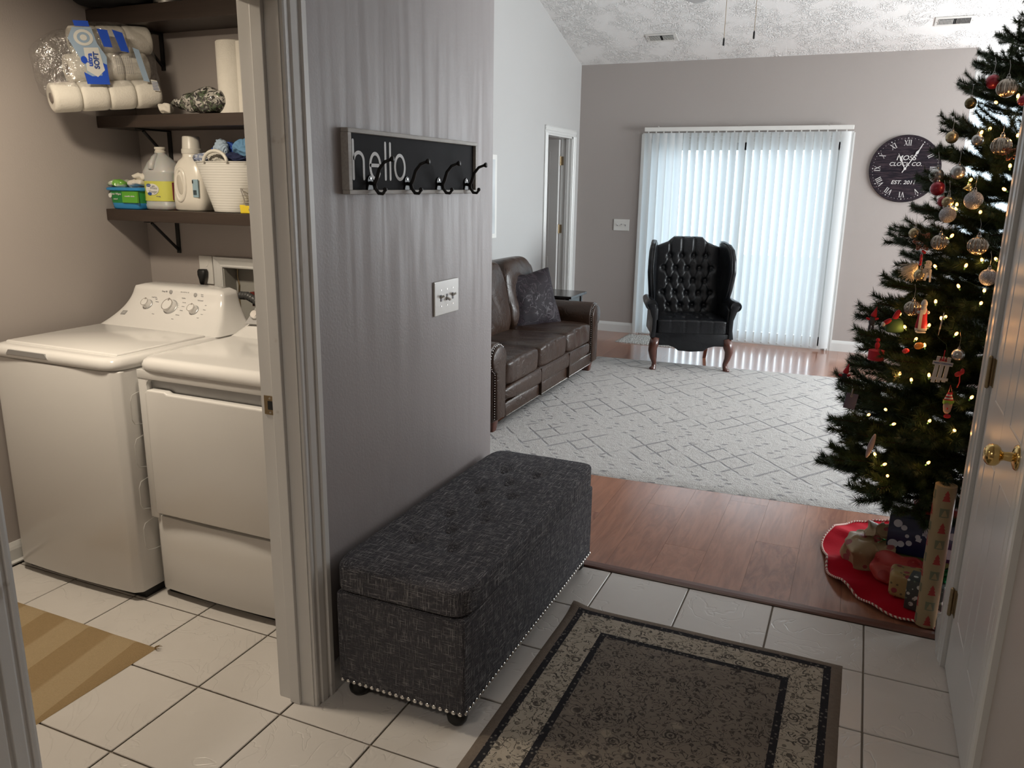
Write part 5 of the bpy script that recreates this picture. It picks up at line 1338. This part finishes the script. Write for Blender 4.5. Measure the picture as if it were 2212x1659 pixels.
# ------------------------------------------------------------------ string of lights
sl_ = thing('string_lights', 'string of small warm white lights wound through the christmas tree', 'string lights', (TX, TY, 0))
bm_m = Mt('lit_bulb', (1, .8, .5), .3); bm_m.emit((1.0, .36, .085), 6.5); MAT['bulb'] = bm_m
BULBS = [(0.434,3.388,1.918),(0.377,3.425,1.905),(0.364,3.390,1.813),(0.445,3.327,1.785),(0.341,3.406,1.799),(0.433,3.297,1.681),(0.428,3.275,1.605),(0.323,3.355,1.634),(0.293,3.348,1.547),(0.293,3.341,1.531),(0.286,3.316,1.438),(0.363,3.284,1.526),(0.386,3.225,1.363),(0.426,3.208,1.371),(0.339,3.246,1.339),(0.252,3.312,1.327),(0.209,3.351,1.301),(0.328,3.233,1.267),(0.396,3.183,1.219),(0.264,3.262,1.203),(0.297,3.223,1.157),(0.287,3.228,1.150),(0.158,3.356,1.139),(0.180,3.314,1.095),(0.251,3.247,1.117),(0.334,3.185,1.104),(0.215,3.266,1.061),(0.247,3.233,1.045),(0.271,3.190,0.944),(0.219,3.224,0.913),(0.409,3.160,0.886),(0.149,3.260,0.784),(0.090,3.322,0.740),(0.175,3.221,0.741),(0.289,3.160,0.782),(0.377,3.160,0.761),(0.163,3.223,0.577),(0.304,3.160,0.624),(0.182,3.205,0.539),(0.133,3.255,0.600),(0.402,3.191,1.262),(0.180,3.265,0.923)]
b0 = MB().ball((0, 0, .006), .0052, 10, (1, 1, 1.6)).obj('bulb', 'bulb', sl_, smooth=True)
s0 = MB().cyl((0, 0, -.010), (0, 0, 0), .0030, .0034, 8).obj('bulb_socket', plain('green_socket', (.01, .05, .02), .5), b0)
for i, p in enumerate(BULBS):
    if i == 0: o = b0
    else:
        o = b0.copy(); C.objects.link(o); o.parent = sl_; c2 = s0.copy(); C.objects.link(c2); c2.parent = o
    o.location = Vector(p)-Vector((TX, TY, 0)); o.rotation_euler = (rt_.uniform(-1, 1), rt_.uniform(-1, 1), 0)
    d = bpy.data.lights.new('bulb_light', 'POINT'); d.energy = .06; d.color = (1.0, .50, .17); d.shadow_soft_size = .006
    l = bpy.data.objects.new('bulb_light', d); C.objects.link(l); v_ = (Vector(p)-Vector((TX, TY, p[2]))).normalized()*.012; l.location = Vector(p)+v_
order = sorted(range(len(BULBS)), key=lambda i: BULBS[i][2]); pts_ = []
for i in order:
    p = Vector(BULBS[i]); c_ = Vector((TX, TY, p.z)); pts_.append(p+(c_-p).normalized()*.12-Vector((TX, TY, 0)))
MB().tube(pts_, .0012, 4).obj('light_cord', 'bulbcord' if 'bulbcord' in MAT else plain('dark_green_cord', (.01, .03, .012), .6), sl_)

# ------------------------------------------------------------------ tree skirt and gifts
m = Mt('red_velvet', (.42, .012, .025), .85, 0, .08); m.color(m.mix(m.noise(8, 2), (.34, .003, .012), (.44, .006, .020))); m.bump(m.noise(120, 2), .3, .002); MAT['velvet'] = m
sk = thing('tree_skirt', 'red velvet tree skirt with candy stripe cord edge under the tree', 'tree skirt', (.55, 3.625, 0))
def sk_r(a): return .575+.012*math.sin(5*a+1)+.008*math.sin(11*a)
def sk_edge(a): return .004+.022*max(0, math.sin(7*a+.6))**2+.010*max(0, math.sin(12*a))**2
def sk_fn(u, v):
    a = 2*PI*u; r0 = .06; r_ = r0+(sk_r(a)-r0)*v
    if math.sin(a) < 0 and math.cos(a)*r_ > -.14 and False: pass
    fold = .016*max(0, noise.noise(Vector((math.cos(a)*3.2, math.sin(a)*7, r_*3.0))))+.010*max(0, math.sin(9*a+r_*5))**3*(v)
    z_ = .005+fold*min(1, v*3)*1.25+(sk_edge(a)-.004)*v**4
    x, y = r_*math.cos(a), r_*math.sin(a)
    lim = YE+.030-3.625
    if y < lim and x > XR-.55-.01: y = lim
    return Vector((x, y, z_))
mb = MB(); mb.grid(sk_fn, 150, 26, cu=True); mb.smooth = True; mb.obj('skirt_cloth', 'velvet', sk)
m = Mt('candy_cord', (.6, .5, .42), .7); X_, Y_, Z_ = m.xyz(); at = m.nt.nodes.new('ShaderNodeMath'); at.operation = 'ARCTAN2'
m.nt.links.new(Y_.k, at.inputs[0]); m.nt.links.new(X_.k, at.inputs[1]); m.color(m.mix(((V(m.nt, at.outputs[0])*36+Z_*60).frac()).gt(.5), (.62, .54, .44), (.34, .03, .03))); MAT['cord'] = m
mb = MB(); pp = []
for i in range(220):
    q_ = sk_fn(i/220, 1.0); pp.append(q_+Vector((0, 0, .003)))
mb.tube(pp, .0052, 6, closed=True); mb.smooth = True; mb.obj('cord_edge', 'cord', sk)

def giftmat(name, base, c1, c2, sc=22, gloss=.5):
    m = Mt(name, base, gloss); v1 = m.vor(sc); v2 = m.vor(sc*1.7)
    k_ = m.mix(v1.lt(.30), base, c1); k_ = m.mix(v2.lt(.22), k_, c2); m.color(k_); m.bump(m.noise(20, 3), .5, .006); return m
MAT['kraft'] = plain('kraft_paper', (.32, .24, .13), .45, var=.08, sc=12, bump=.3, bsc=20)
MAT['floral_gift'] = giftmat('floral_wrap', (.36, .25, .10), (.30, .05, .06), (.12, .10, .05), 26)
MAT['red_gift'] = giftmat('red_wrap', (.42, .045, .035), (.34, .02, .02), (.45, .10, .06), 12)
MAT['foliage_gift'] = giftmat('foliage_wrap', (.05, .055, .05), (.50, .50, .46), (.12, .16, .10), 34)
MAT['navy_gift'] = plain('navy_wrap', (.012, .018, .055), .3, var=.6, sc=8, coat=.4)
MAT['bag_gift'] = giftmat('crumpled_floral_wrap', (.34, .24, .13), (.28, .06, .06), (.38, .30, .18), 18)
MAT['red_bow'] = plain('red_ribbon', (.50, .01, .015), .3, coat=.3)
MAT['green_bow'] = plain('green_foil_ribbon', (.005, .16, .045), .2, .5)
MAT['snowprint'] = plain('snow_print', (.42, .43, .46), .5); MAT['olive'] = plain('olive_card', (.13, .15, .03), .6)
def gift(name, lb, loc, sz, mat, rz, rough=0.0, rx=0):
    t = thing(name, lb, 'gift', loc, rot=(rx, 0, rz))
    mb = MB()
    if rough: mb.soft(sz[0], sz[1], sz[2], ex=.30, n=14, M=T(0, 0, sz[2]/2), fn=lambda c: crumple(c, 14, rough, len(lb)))
    else: mb.box(-sz[0]/2, sz[0]/2, -sz[1]/2, sz[1]/2, 0, sz[2], bev=.004)
    mb.obj('wrapped_box', mat, t, angle=40)
    return t
def bow(parent, loc, r_, mat, n_=12, seed=1):
    rn = random.Random(seed); mb = MB()
    for i in range(n_):
        a = 2*PI*i/n_*1.618+rn.random(); el = rn.uniform(.2, 1.2); d = Vector((math.cos(a)*math.cos(el), math.sin(a)*math.cos(el), math.sin(el)))
        sd = Vector((-math.sin(a), math.cos(a), 0)); pts = []
        for k_ in range(9):
            t_ = k_/8*PI; pts.append(d*r_*math.sin(t_)+d.cross(sd)*r_*.35*math.sin(2*t_))
        mb.tube([Vector(p)+Vector(loc) for p in pts], r_*.13, 4, cap=False, flat=.15)
    mb.obj('bow', mat, parent)
g1 = gift('gift_box', 'navy gift box printed with white snowmen behind the wrapped parcels', (.40, 3.62, .10), (.32, .22, .165), 'navy_gift', -.10, rx=0)
gift('gift_box', 'plain dark green box under the navy snowman gift', (.42, 3.64, .012), (.28, .20, .085), 'olive', -.05)
for k_, (x, z_, r_) in enumerate([(-.125, .135, .017), (-.100, .120, .012), (-.135, .040, .020), (-.105, .045, .014), (-.075, .055, .012), (.005, .115, .030), (.045, .110, .024), (.080, .120, .016), (.03, .030, .028), (.075, .040, .022), (-.045, .09, .010), (.11, .06, .014), (-.085, .085, .008)]):
    MB().cyl((x, -.110, z_), (x, -.1115, z_), r_, None, 20).obj('snow_print', 'snowprint', g1)
MB().box(-.065, -.045, -.1118, -.110, .060, .078, M=Rm(.2, 'Y')).box(-.03, .02, -.1115, -.110, .10, .112).obj('snow_print', 'snowprint', g1)
g2 = gift('gift_box', 'red foil gift with a red bow on top of the navy gift', (.43, 3.66, .267), (.20, .14, .035), 'red_gift', .05)
bow(g2, (-.05, 0, .035), .045, 'red_bow', 14)
g3 = gift('gift_bundle', 'crumpled floral paper bundle, leftmost gift on the red skirt', (.17, 3.56, .012), (.19, .16, .115), 'bag_gift', .3, rough=.035)
mb = MB(); mb.soft(.10, .09, .075, ex=.6, n=12, M=T(.035, .01, .145), fn=lambda c: crumple(c, 26, .03, 6)); mb.obj('gathered_top', 'bag_gift', g3)
mb = MB()
for i in range(26):
    a = rt_.uniform(0, 2*PI); d = Vector((math.cos(a), math.sin(a), rt_.uniform(-.2, .7)))*.045; p = Vector((.055, -.025, .125)); mb.tube([p, p+d*.6, p+d], .0012, 3)
mb.obj('tinsel_tie', 'green_bow', g3)
g4 = gift('gift_parcel', 'soft red wrapped parcel lying in front of the navy gift', (.315, 3.44, .012), (.25, .11, .095), 'red_gift', -.12, rough=.025)
MB().box(.02, .085, -.0600, -.052, .04, .092).obj('gift_tag', 'olive', g4)
g5 = gift('gift_box', 'small gold floral gift box in front of the red parcel', (.325, 3.325, .012), (.155, .12, .105), 'floral_gift', -.12, rough=.006)
g6 = gift('gift_box', 'dark foliage print gift box with a green bow, nearest the camera', (.375, 3.235, .012), (.13, .10, .125), 'foliage_gift', -.25)
bow(g6, (.04, .035, .125), .04, 'green_bow', 12, 5); 
bow(g5, (.065, .03, .105), .032, 'green_bow', 10, 8)

# roll of wrapping paper standing by the wall corner
rp_ = thing('wrapping_paper_roll', 'tall roll of kraft wrapping paper with red trees standing by the wall corner', 'wrapping paper', (.371, 3.112, .010), rot=(-.0, .0, 0))
WR = .036
MB().lathe([(WR-.003, 0), (WR, .001), (WR, .56), (WR-.003, .561), (.016, .561), (.016, .5)], 40).obj('paper_roll', 'kraft', rp_, smooth=True, angle=40)
MAT['redprint'] = plain('red_tree_print', (.33, .035, .03), .5); MAT['greenprint'] = plain('sage_print', (.15, .155, .095), .5)
def wrap(poly, a0, z0, mat, off=.0005, name='print_tree'):
    mb = MB(); t = bmesh.new()
    # subdivide horizontally so that the sheet follows the roll
    ys = sorted(set(round(p[1], 4) for p in poly)); 
    def xr(y):
        xs_ = []
        for (ax, ay), (bx, by) in zip(poly, poly[1:]+poly[:1]):
            if ay == by: continue
            if min(ay, by) <= y <= max(ay, by): xs_.append(ax+(bx-ax)*(y-ay)/(by-ay))
        return (min(xs_), max(xs_)) if xs_ else None
    for y0, y1 in zip(ys, ys[1:]):
        e_ = 1e-4; A = xr(y0+e_); B = xr(y1-e_)
        if not A or not B: continue
        N_ = 6; R2 = WR+off; prev = None
        for k_ in range(N_+1):
            xa = A[0]+(A[1]-A[0])*k_/N_; xb = B[0]+(B[1]-B[0])*k_/N_
            va = t.verts.new((R2*math.sin(a0+xa/WR), -R2*math.cos(a0+xa/WR), z0+y0)); vb = t.verts.new((R2*math.sin(a0+xb/WR), -R2*math.cos(a0+xb/WR), z0+y1))
            if prev: t.faces.new((prev[0], va, vb, prev[1]))
            prev = (va, vb)
    me = bpy.data.meshes.new(name); t.to_mesh(me); t.free(); me.materials.append(MAT[mat].m); o = bpy.data.objects.new(name, me); C.objects.link(o); o.parent = rp_; return o
treep = [(-.014, 0), (.014, 0), (.008, .012), (.012, .012), (.005, .024), (.009, .024), (0, .042), (-.009, .024), (-.005, .024), (-.012, .012), (-.008, .012)]
rect = [(-.016, 0), (.016, 0), (.016, .034), (-.016, .034)]; blob = [(-.010, .004), (.010, .004), (.006, .016), (.002, .028), (-.002, .028), (-.006, .016)]
for col in range(4):
    a0 = .10+col*PI/2*1.0
    for k_ in range(9):
        z0 = .012+k_*.062
        if (k_+col) % 2 == 0: wrap(treep, a0, z0, 'redprint')
        else: wrap(rect, a0, z0, 'greenprint'); wrap(blob, a0, z0, 'kraft', .0009)

# ------------------------------------------------------------------ ornaments
MAT['red_ball'] = plain('red_glitter', (.30, .012, .03), .35, .3, var=.3, sc=90, coat=.5)
MAT['silver_ball'] = plain('satin_silver', (.42, .42, .41), .30, .85)
MAT['gold_ball'] = plain('champagne', (.40, .33, .20), .28, .85)
MAT['olive_ball'] = plain('olive_metal', (.12, .10, .05), .25, .8)
m = Mt('silver_glitter', (.35, .34, .35), .45, .5); n = m.vor(260); m.color(m.mix(n, (.20, .19, .20), (.55, .54, .55))); m.bump(n, .9, .003); MAT['glitter'] = m
MAT['rib_ball'] = plain('ribbed_glass', (.34, .30, .25), .2, .85, var=.3, sc=50)
MAT['rose'] = plain('rose_copper', (.30, .13, .09), .3, .7, var=.4, sc=80)
MAT['skin'] = plain('painted_pink', (.50, .32, .26), .5); MAT['felt_red'] = plain('felt_red', (.42, .015, .03), .85); MAT['felt_green'] = plain('felt_green', (.035, .085, .03), .9); MAT['felt_grey'] = plain('felt_slate', (.045, .055, .075), .9)
MAT['orange'] = plain('orange_candy', (.75, .25, .01), .25, coat=.5); MAT['redcandy'] = plain('red_candy', (.60, .02, .02), .25, coat=.5)
MAT['white_paint'] = plain('ornament_white', (.55, .53, .50), .6); MAT['navy'] = plain('navy_card', (.02, .03, .10), .6); MAT['lime'] = plain('lime_paint', (.22, .38, .05), .5)
ORN = [
 ('red',0.360,3.470,1.982,0.050,'red glitter ball hanging highest on the tree, against the bright window'),
 ('rib',0.400,3.412,1.954,0.065,'large ribbed silver ball touching the highest red ball'),
 ('olive',0.302,3.498,1.913,0.041,'small dark olive ball on the left edge just below the top red ball'),
 ('red',0.447,3.353,1.905,0.035,'red ball at the extreme right beside the upper lights'),
 ('gold',0.256,3.486,1.793,0.045,'champagne ball half hidden in the branch above the clock side'),
 ('silver',0.330,3.380,1.777,0.040,'small silver ball left of the large ribbed ball'),
 ('rib',0.399,3.317,1.754,0.064,'ribbed ball hanging in the upper middle of the tree by the copper cluster'),
 ('silver',0.221,3.460,1.655,0.052,'silver ball overlapping the right rim of the clock'),
 ('silver',0.284,3.377,1.666,0.050,'satin silver ball to the right of the clock rim ball'),
 ('red',0.228,3.420,1.608,0.052,'bright red ball directly at the lower right of the clock'),
 ('red',0.247,3.370,1.562,0.037,'small red ball hidden behind a gold one'),
 ('gold',0.262,3.352,1.561,0.040,'small gold ball in front of the hidden red ball'),
 ('glit',0.266,3.327,1.516,0.057,'silver glitter ball below the small gold ball'),
 ('glit',0.337,3.288,1.569,0.062,'big grey glitter ball deep in the upper middle branches'),
 ('gold',0.172,3.418,1.442,0.042,'champagne ball beside the snowflake on the left edge'),
 ('flake',0.201,3.363,1.416,0.069,'bronze glitter snowflake on the left edge of the tree'),
 ('rib',0.252,3.306,1.418,0.057,'ribbed ball right of the snowflake'),
 ('rib',0.364,3.222,1.416,0.064,'ribbed ball with reflections on the right side near the door casing'),
 ('glit',0.405,3.174,1.314,0.057,'silver glitter ball nearest the door casing'),
 ('cane',0.201,3.339,1.356,0.052,'red beaded candy cane under the snowflake'),
 ('feather',0.174,3.355,1.307,0.076,'white feather tuft left of the snowman'),
 ('snowman',0.224,3.300,1.318,0.080,'flat grey and white snowman ornament'),
 ('gold',0.204,3.314,1.297,0.045,'gold ball tucked behind the snowman'),
 ('rib',0.193,3.282,1.176,0.058,'ribbed silver ball left of the santa figure'),
 ('santa',0.226,3.242,1.155,0.122,'tall santa figure in a long red coat'),
 ('gnome',0.064,3.451,1.099,0.085,'upper felt gnome in a red hat in front of the wall outlet'),
 ('sack',0.137,3.326,1.111,0.088,'green felt sack with a red stocking left of the santa'),
 ('drum',0.092,3.348,0.984,0.061,'red toy drum with a small figure on top'),
 ('gnome',-0.013,3.525,0.844,0.089,'lower felt gnome in a red hat hanging over the cream rug'),
 ('orange',0.226,3.213,1.050,0.034,'orange candy drop below the santa'),
 ('redoval',0.187,3.241,1.022,0.026,'small red candy drop left of the orange one'),
 ('sign',0.303,3.160,0.982,0.109,'white picket sign ornament reading merry christmas'),
 ('silver',0.349,3.160,1.039,0.043,'silver ball to the right of the picket sign'),
 ('bow',0.359,3.160,0.970,0.039,'red bird shaped bow beside the picket sign'),
 ('elf',0.341,3.160,0.852,0.090,'painted child face ornament with a striped cap'),
 ('tag',0.023,3.388,0.775,0.067,'navy card tag with scalloped edge on the left side'),
 ('oval',0.111,3.229,0.644,0.103,'long pale oval ornament low on the left side'),
 ('bell',0.320,3.319,1.613,0.033,'small gold bell in the upper middle of the tree'),
 ('rose',0.423,3.295,1.730,0.054,'copper glitter cluster right of the ribbed ball'),
 ('icicle',0.285,3.191,1.139,0.083,'thin silver icicle right of the santa'),
 ('silver',0.463,3.282,1.745,0.047,'silver ball at the far right edge, cut by the door casing'),
]
def capring(t, r_, mat='silver_ball'):
    MB().lathe([(r_*.22, r_*.93), (r_*.22, r_*1.16), (r_*.05, r_*1.2)], 14).tube([(r_*.14*math.cos(a), 0, r_*1.28+r_*.14*math.sin(a)) for a in [2*PI*i/12 for i in range(12)]], r_*.03, 5, closed=True).obj('hanger_cap', mat, t)
    MB().tube([(0, 0, r_*1.35), (.002, .003, r_*1.35+.03), (0, .012, r_*1.35+.05)], .0006, 4).obj('hanger_string', 'silver_ball', t)
FA = math.atan2(-.36, .93)   # ornaments hang facing the hallway
for kind, x, y, z, s, lb in ORN:
    nm = {'red': 'ball_ornament', 'rib': 'ribbed_ornament', 'olive': 'ball_ornament', 'gold': 'ball_ornament', 'silver': 'ball_ornament', 'glit': 'ball_ornament', 'flake': 'snowflake_ornament', 'cane': 'candy_cane_ornament', 'feather': 'feather_ornament', 'snowman': 'snowman_ornament', 'santa': 'santa_ornament', 'gnome': 'gnome_ornament', 'sack': 'felt_ornament', 'drum': 'drum_ornament', 'orange': 'candy_ornament', 'redoval': 'candy_ornament', 'sign': 'sign_ornament', 'bow': 'bow_ornament', 'elf': 'face_ornament', 'tag': 'tag_ornament', 'oval': 'oval_ornament', 'bell': 'bell_ornament', 'rose': 'glitter_ornament', 'icicle': 'icicle_ornament'}[kind]
    # hang a little proud of the foliage
    od_ = Vector((x-TX, y-TY, 0)); 
    t = thing(nm, lb, 'ornament', (x, max(y, 3.10), z), rz=.22, group='tree ornaments')
    r_ = s/2
    if kind in ('red', 'olive', 'gold', 'silver', 'glit'):
        MB().ball((0, 0, 0), r_, 28).obj('ball', {'red': 'red_ball', 'olive': 'olive_ball', 'gold': 'gold_ball', 'silver': 'silver_ball', 'glit': 'glitter'}[kind], t, smooth=True); capring(t, r_)
    elif kind == 'rib':
        def rf(u, v, r_=r_):
            a = 2*PI*u; p = PI*v; k_ = 1+.07*math.cos(14*a)*math.sin(p); return Vector((r_*k_*math.sin(p)*math.cos(a), r_*k_*math.sin(p)*math.sin(a), r_*math.cos(p)))
        mb = MB(); mb.grid(rf, 112, 20, cu=True); mb.smooth = True; mb.obj('ball', 'rib_ball', t); capring(t, r_)
    elif kind == 'flake':
        mb = MB()
        for i in range(6):
            a = PI*i/3; d = Vector((math.cos(a), 0, math.sin(a))); mb.tube([(0, 0, 0), d*r_], .0016, 6); mb.ball(d*r_, .0032, 6)
            for k_ in (.4, .65, .85):
                for sg in (-1, 1):
                    b_ = a+sg*.8; e = d*r_*k_+Vector((math.cos(b_), 0, math.sin(b_)))*r_*(1.1-k_)*.55; mb.tube([d*r_*k_, e], .0014, 5); mb.ball(e, .0028, 6)
        mb.obj('flake', 'rose', t)
    elif kind == 'cane':
        mb = MB(); mb2 = MB()
        for i in range(11):
            p = Vector((.0, 0, r_-i*s/11)) if i > 2 else Vector((.006*(3-i)*.5, 0, r_+.002*i-.004)); (mb if i % 2 else mb2).ball(p, .0052, 10)
        mb.obj('red_bead', 'red_ball', t); mb2.obj('clear_bead', 'felt_red', t)
    elif kind == 'feather':
        mb = MB(); rn = random.Random(4)
        for i in range(230):
            a = rn.uniform(-2.9, -1.2)+rn.uniform(-.3, .3); L3 = r_*rn.uniform(.6, 1.3); p = Vector((rn.uniform(0, .02), rn.uniform(-.01, .01), rn.uniform(.0, .03))); d = Vector((math.cos(a), rn.uniform(-.3, .3), math.sin(a))); mb.tube([p, p+d*L3*.6, p+d*L3+Vector((-.006, 0, 0))], .0006, 3, cap=False)
        mb.obj('feather_strands', 'clothwhite', t)
    elif kind == 'snowman':
        MB().cyl((0, -.002, r_*.55), (0, .002, r_*.55), r_*.32, None, 24).obj('head', 'white_paint', t)
        MB().cyl((0, -.002, -r_*.15), (0, .002, -r_*.15), r_*.40, None, 24).obj('body', 'silver_ball', t)
        MB().prism([(-.004, -.01), (.004, -.01), (-.002, -r_*1.0), (-.010, -r_*.95)], -.004, -.002, 'y').prism([(.006, 0), (.014, 0), (.016, -r_*1.1), (.010, -r_*1.1)], -.004, -.002, 'y').box(-.012, .012, -.004, -.002, r_*.18, r_*.30).obj('scarf', 'white_paint', t)
        mb = MB()
        for ex, ez in ((-.004, r_*.62), (.004, r_*.62), (0, r_*.02), (0, -r_*.16), (0, -r_*.34)): mb.cyl((ex, -.0025, ez), (ex, -.0032, ez), .0014, None, 8)
        mb.tube([(-.005, -.003, r_*.47), (0, -.003, r_*.42), (.005, -.003, r_*.47)], .0005, 4); mb.obj('face_marks', 'black', t); MB().ball((-r_*.33, 0, r_*.62), .006, 10).obj('ear_muff', 'felt_green', t)
    elif kind == 'santa':
        h = s
        MB().sup([(-h*.42, .019, .010), (-h*.30, .021, .012), (-h*.05, .016, .011), (h*.18, .014, .010), (h*.25, .009, .008)], 20).obj('coat', 'felt_red', t, smooth=True)
        MB().sup([(-h*.43, .020, .0105), (-h*.36, .0215, .012)], 20, T(0, -.0006, 0)).box(-.014, -.004, -.0135, -.010, -h*.38, h*.2).obj('fur_trim', 'white_paint', t)
        MB().ball((0, -.001, h*.30), .0095, 14).obj('face', 'skin', t, smooth=True); MB().soft(.020, .010, .034, ex=.9, n=6, M=T(-.001, -.008, h*.19)).obj('beard', 'white_paint', t)
        MB().sup([(h*.33, .011, .011), (h*.37, .011, .011), (h*.44, .009, .009), (h*.5, .004, .004)], 14).obj('hat', 'white_paint', t, smooth=True)
        MB().ball((.016, -.004, h*.12), .006, 10).ball((-.017, -.004, h*.12), .006, 10).obj('mitten', 'white_paint', t)
        MB().box(-.016, .016, -.012, .010, -h*.50, -h*.455, bev=.003).obj('snow_base', 'white_paint', t); MB().box(-.013, .013, -.008, .008, -h*.46, -h*.41).obj('boots', 'black', t)
    elif kind == 'gnome':
        h = s; MB().soft(.024, .014, .036, ex=.8, n=6, M=T(0, 0, -.006)).soft(.010, .010, .022, ex=.8, n=5, M=T(-.006, 0, -.030)).soft(.010, .010, .022, ex=.8, n=5, M=T(.006, 0, -.030)).obj('body', 'felt_grey', t)
        MB().soft(.020, .010, .010, ex=.8, n=5, M=T(-.014, 0, .002) @ Rm(.4, 'Y')).soft(.020, .010, .010, ex=.8, n=5, M=T(.015, 0, .003) @ Rm(-.3, 'Y')).obj('arms', 'felt_red', t)
        MB().lathe([(.010, .012), (.0115, .018), (.008, .030), (.003, .046), (.0005, .056)], 14, Rm(.25, 'Y')).obj('hat', 'felt_red', t, smooth=True)
    elif kind == 'sack':
        MB().soft(.062, .022, .056, ex=.5, n=8, M=T(.006, 0, -.010), fn=lambda c: Vector((c.x*(1.0-c.z*7), c.y, c.z))).obj('sack_body', 'felt_green', t)
        MB().soft(.020, .012, .046, ex=.7, n=6, M=T(.006, -.003, .028) @ Rm(.4, 'Y')).soft(.034, .014, .017, ex=.8, n=6, M=T(-.024, -.006, .004) @ Rm(-.6, 'Y')).obj('stocking', 'felt_red', t); MB().soft(.014, .015, .018, ex=.8, n=5, M=T(-.037, -.006, -.006)).obj('toe', 'white_paint', t)
    elif kind == 'drum':
        MB().cyl((0, 0, -.024), (0, 0, .012), .029, None, 28).obj('drum_shell', 'felt_red', t, angle=40); MB().lathe([(.030, -.026), (.031, -.024), (.030, -.022)], 28).obj('drum_rim', 'red_ball', t)
        MB().soft(.018, .014, .030, ex=.9, n=5, M=T(.0, 0, .030)).ball((0, 0, .052), .008, 10).obj('figure', 'felt_red', t)
    elif kind in ('orange', 'redoval'): MB().ball((0, 0, 0), r_, 18, (1, .6, .75), M=Rm(-.3, 'Y')).obj('drop', 'orange' if kind == 'orange' else 'redcandy', t, smooth=True)
    elif kind == 'sign':
        tl_ = Rm(.10, 'Y')
        for i, x_ in enumerate((-.017, 0, .018)): MB().box(x_-.0065, x_+.0065, -.0015, .0015, -.052+.003*i, .045, bev=.001, M=tl_).obj('picket', 'white_paint', t)
        cb = MB().box(-.034, .034, -.0045, -.0015, .014, .028, bev=.001, M=tl_).box(-.03, .03, -.0045, -.0015, -.040, -.030, bev=.001, M=tl_).obj('sign_rail', 'white_paint', t)
        text('MERRY CHRISTMAS', .0072, 'navyprint', t, tl_ @ T(0, -.0048, .021) @ FACE_MY)
        MB().tube([(0, -.006, .032), (-.010, -.008, .040), (-.012, -.008, .030), (0, -.006, .032), (.010, -.008, .040), (.012, -.008, .030), (0, -.006, .032)], .0018, 5).tube([(0, -.006, .032), (.002, -.006, .070)], .0018, 5).obj('ribbon', 'red_bow', t)
    elif kind == 'bow': MB().soft(.026, .010, .018, ex=.9, n=5, M=Rm(-.5, 'Y')).soft(.014, .010, .022, ex=.9, n=5, M=T(.012, 0, .010)).tube([(.006, 0, -.004), (.008, 0, -.03), (.002, 0, -.05)], .002, 5).obj('bow_loop', 'red_bow', t)
    elif kind == 'elf':
        MB().sup([(-.030, .006, .004), (-.022, .012, .006), (-.004, .015, .008), (.010, .015, .008)], 18).obj('face', 'skin', t, smooth=True); MB().ball((-.003, -.008, -.010), .0035, 8).obj('nose', 'redcandy', t)
        mb = MB(); mb.prism([(-.017, .006), (-.006, .013), (.004, .005), (.016, .012), (.017, .020), (-.016, .020)], -.010, .006, 'y'); mb.obj('cap_brim', 'lime', t)
        for i in range(5):
            z0 = .019+i*.0056; MB().sup([(z0, .017-.0022*i, .008), (z0+.0056, .017-.0022*(i+1), .0075)], 18).obj('cap_stripe', 'white_paint' if i % 2 else 'felt_red', t, smooth=True, angle=40)
        MB().soft(.024, .006, .016, ex=.9, n=4, M=T(.004, 0, -.040)).obj('candy', 'felt_red', t); MB().tube([(-.006, 0, .04), (.0, 0, .075), (.010, 0, .042)], .0014, 5).obj('ribbon', 'red_bow', t)
    elif kind == 'tag':
        pts = []
        for i in range(15): pts.append((-.024+(.0016 if i % 2 else 0), -.034+i*.0045))
        MB().prism(pts+[(.022, .030), (.022, -.034)], -.0012, .0012, 'y', M=Rm(.15, 'Y')).obj('card', 'navy', t); MB().tube([(.004*math.cos(a), -.002, .020+.004*math.sin(a)) for a in [2*PI*i/12 for i in range(12)]], .0011, 5, closed=True).tube([(0, 0, .024), (.002, 0, .05)], .003, 5).obj('eyelet', 'silver_ball', t)
    elif kind == 'oval': MB().soft(.022, .012, .10, ex=.8, n=10, M=Rm(.22, 'Y'), fn=lambda c: Vector((c.x*(1-.3*abs(c.z)/.05), c.y, c.z))).obj('oval_body', plain('mottled_pink', (.33, .26, .27), .5, var=.25, sc=60), t)
    elif kind == 'bell': MB().lathe([(.016, -.012), (.017, -.010), (.012, 0), (.008, .010), (.001, .014)], 20, Rm(.4, 'Y')).obj('bell_body', 'brass', t, smooth=True)
    elif kind == 'rose':
        mb = MB(); rn = random.Random(9)
        for i in range(60): mb.ball(Vector((rn.gauss(0, 1), rn.gauss(0, 1), rn.gauss(0, 1))).normalized()*r_*rn.uniform(.3, 1), .004, 6)
        mb.obj('glitter_cluster', 'rose', t, kind='stuff')
    elif kind == 'icicle': MB().lathe([(.0008, -r_), (.0022, -r_*.3), (.0026, r_*.5), (.001, r_)], 8, Rm(.1, 'Y')).obj('icicle_body', 'silver_ball', t, smooth=True)
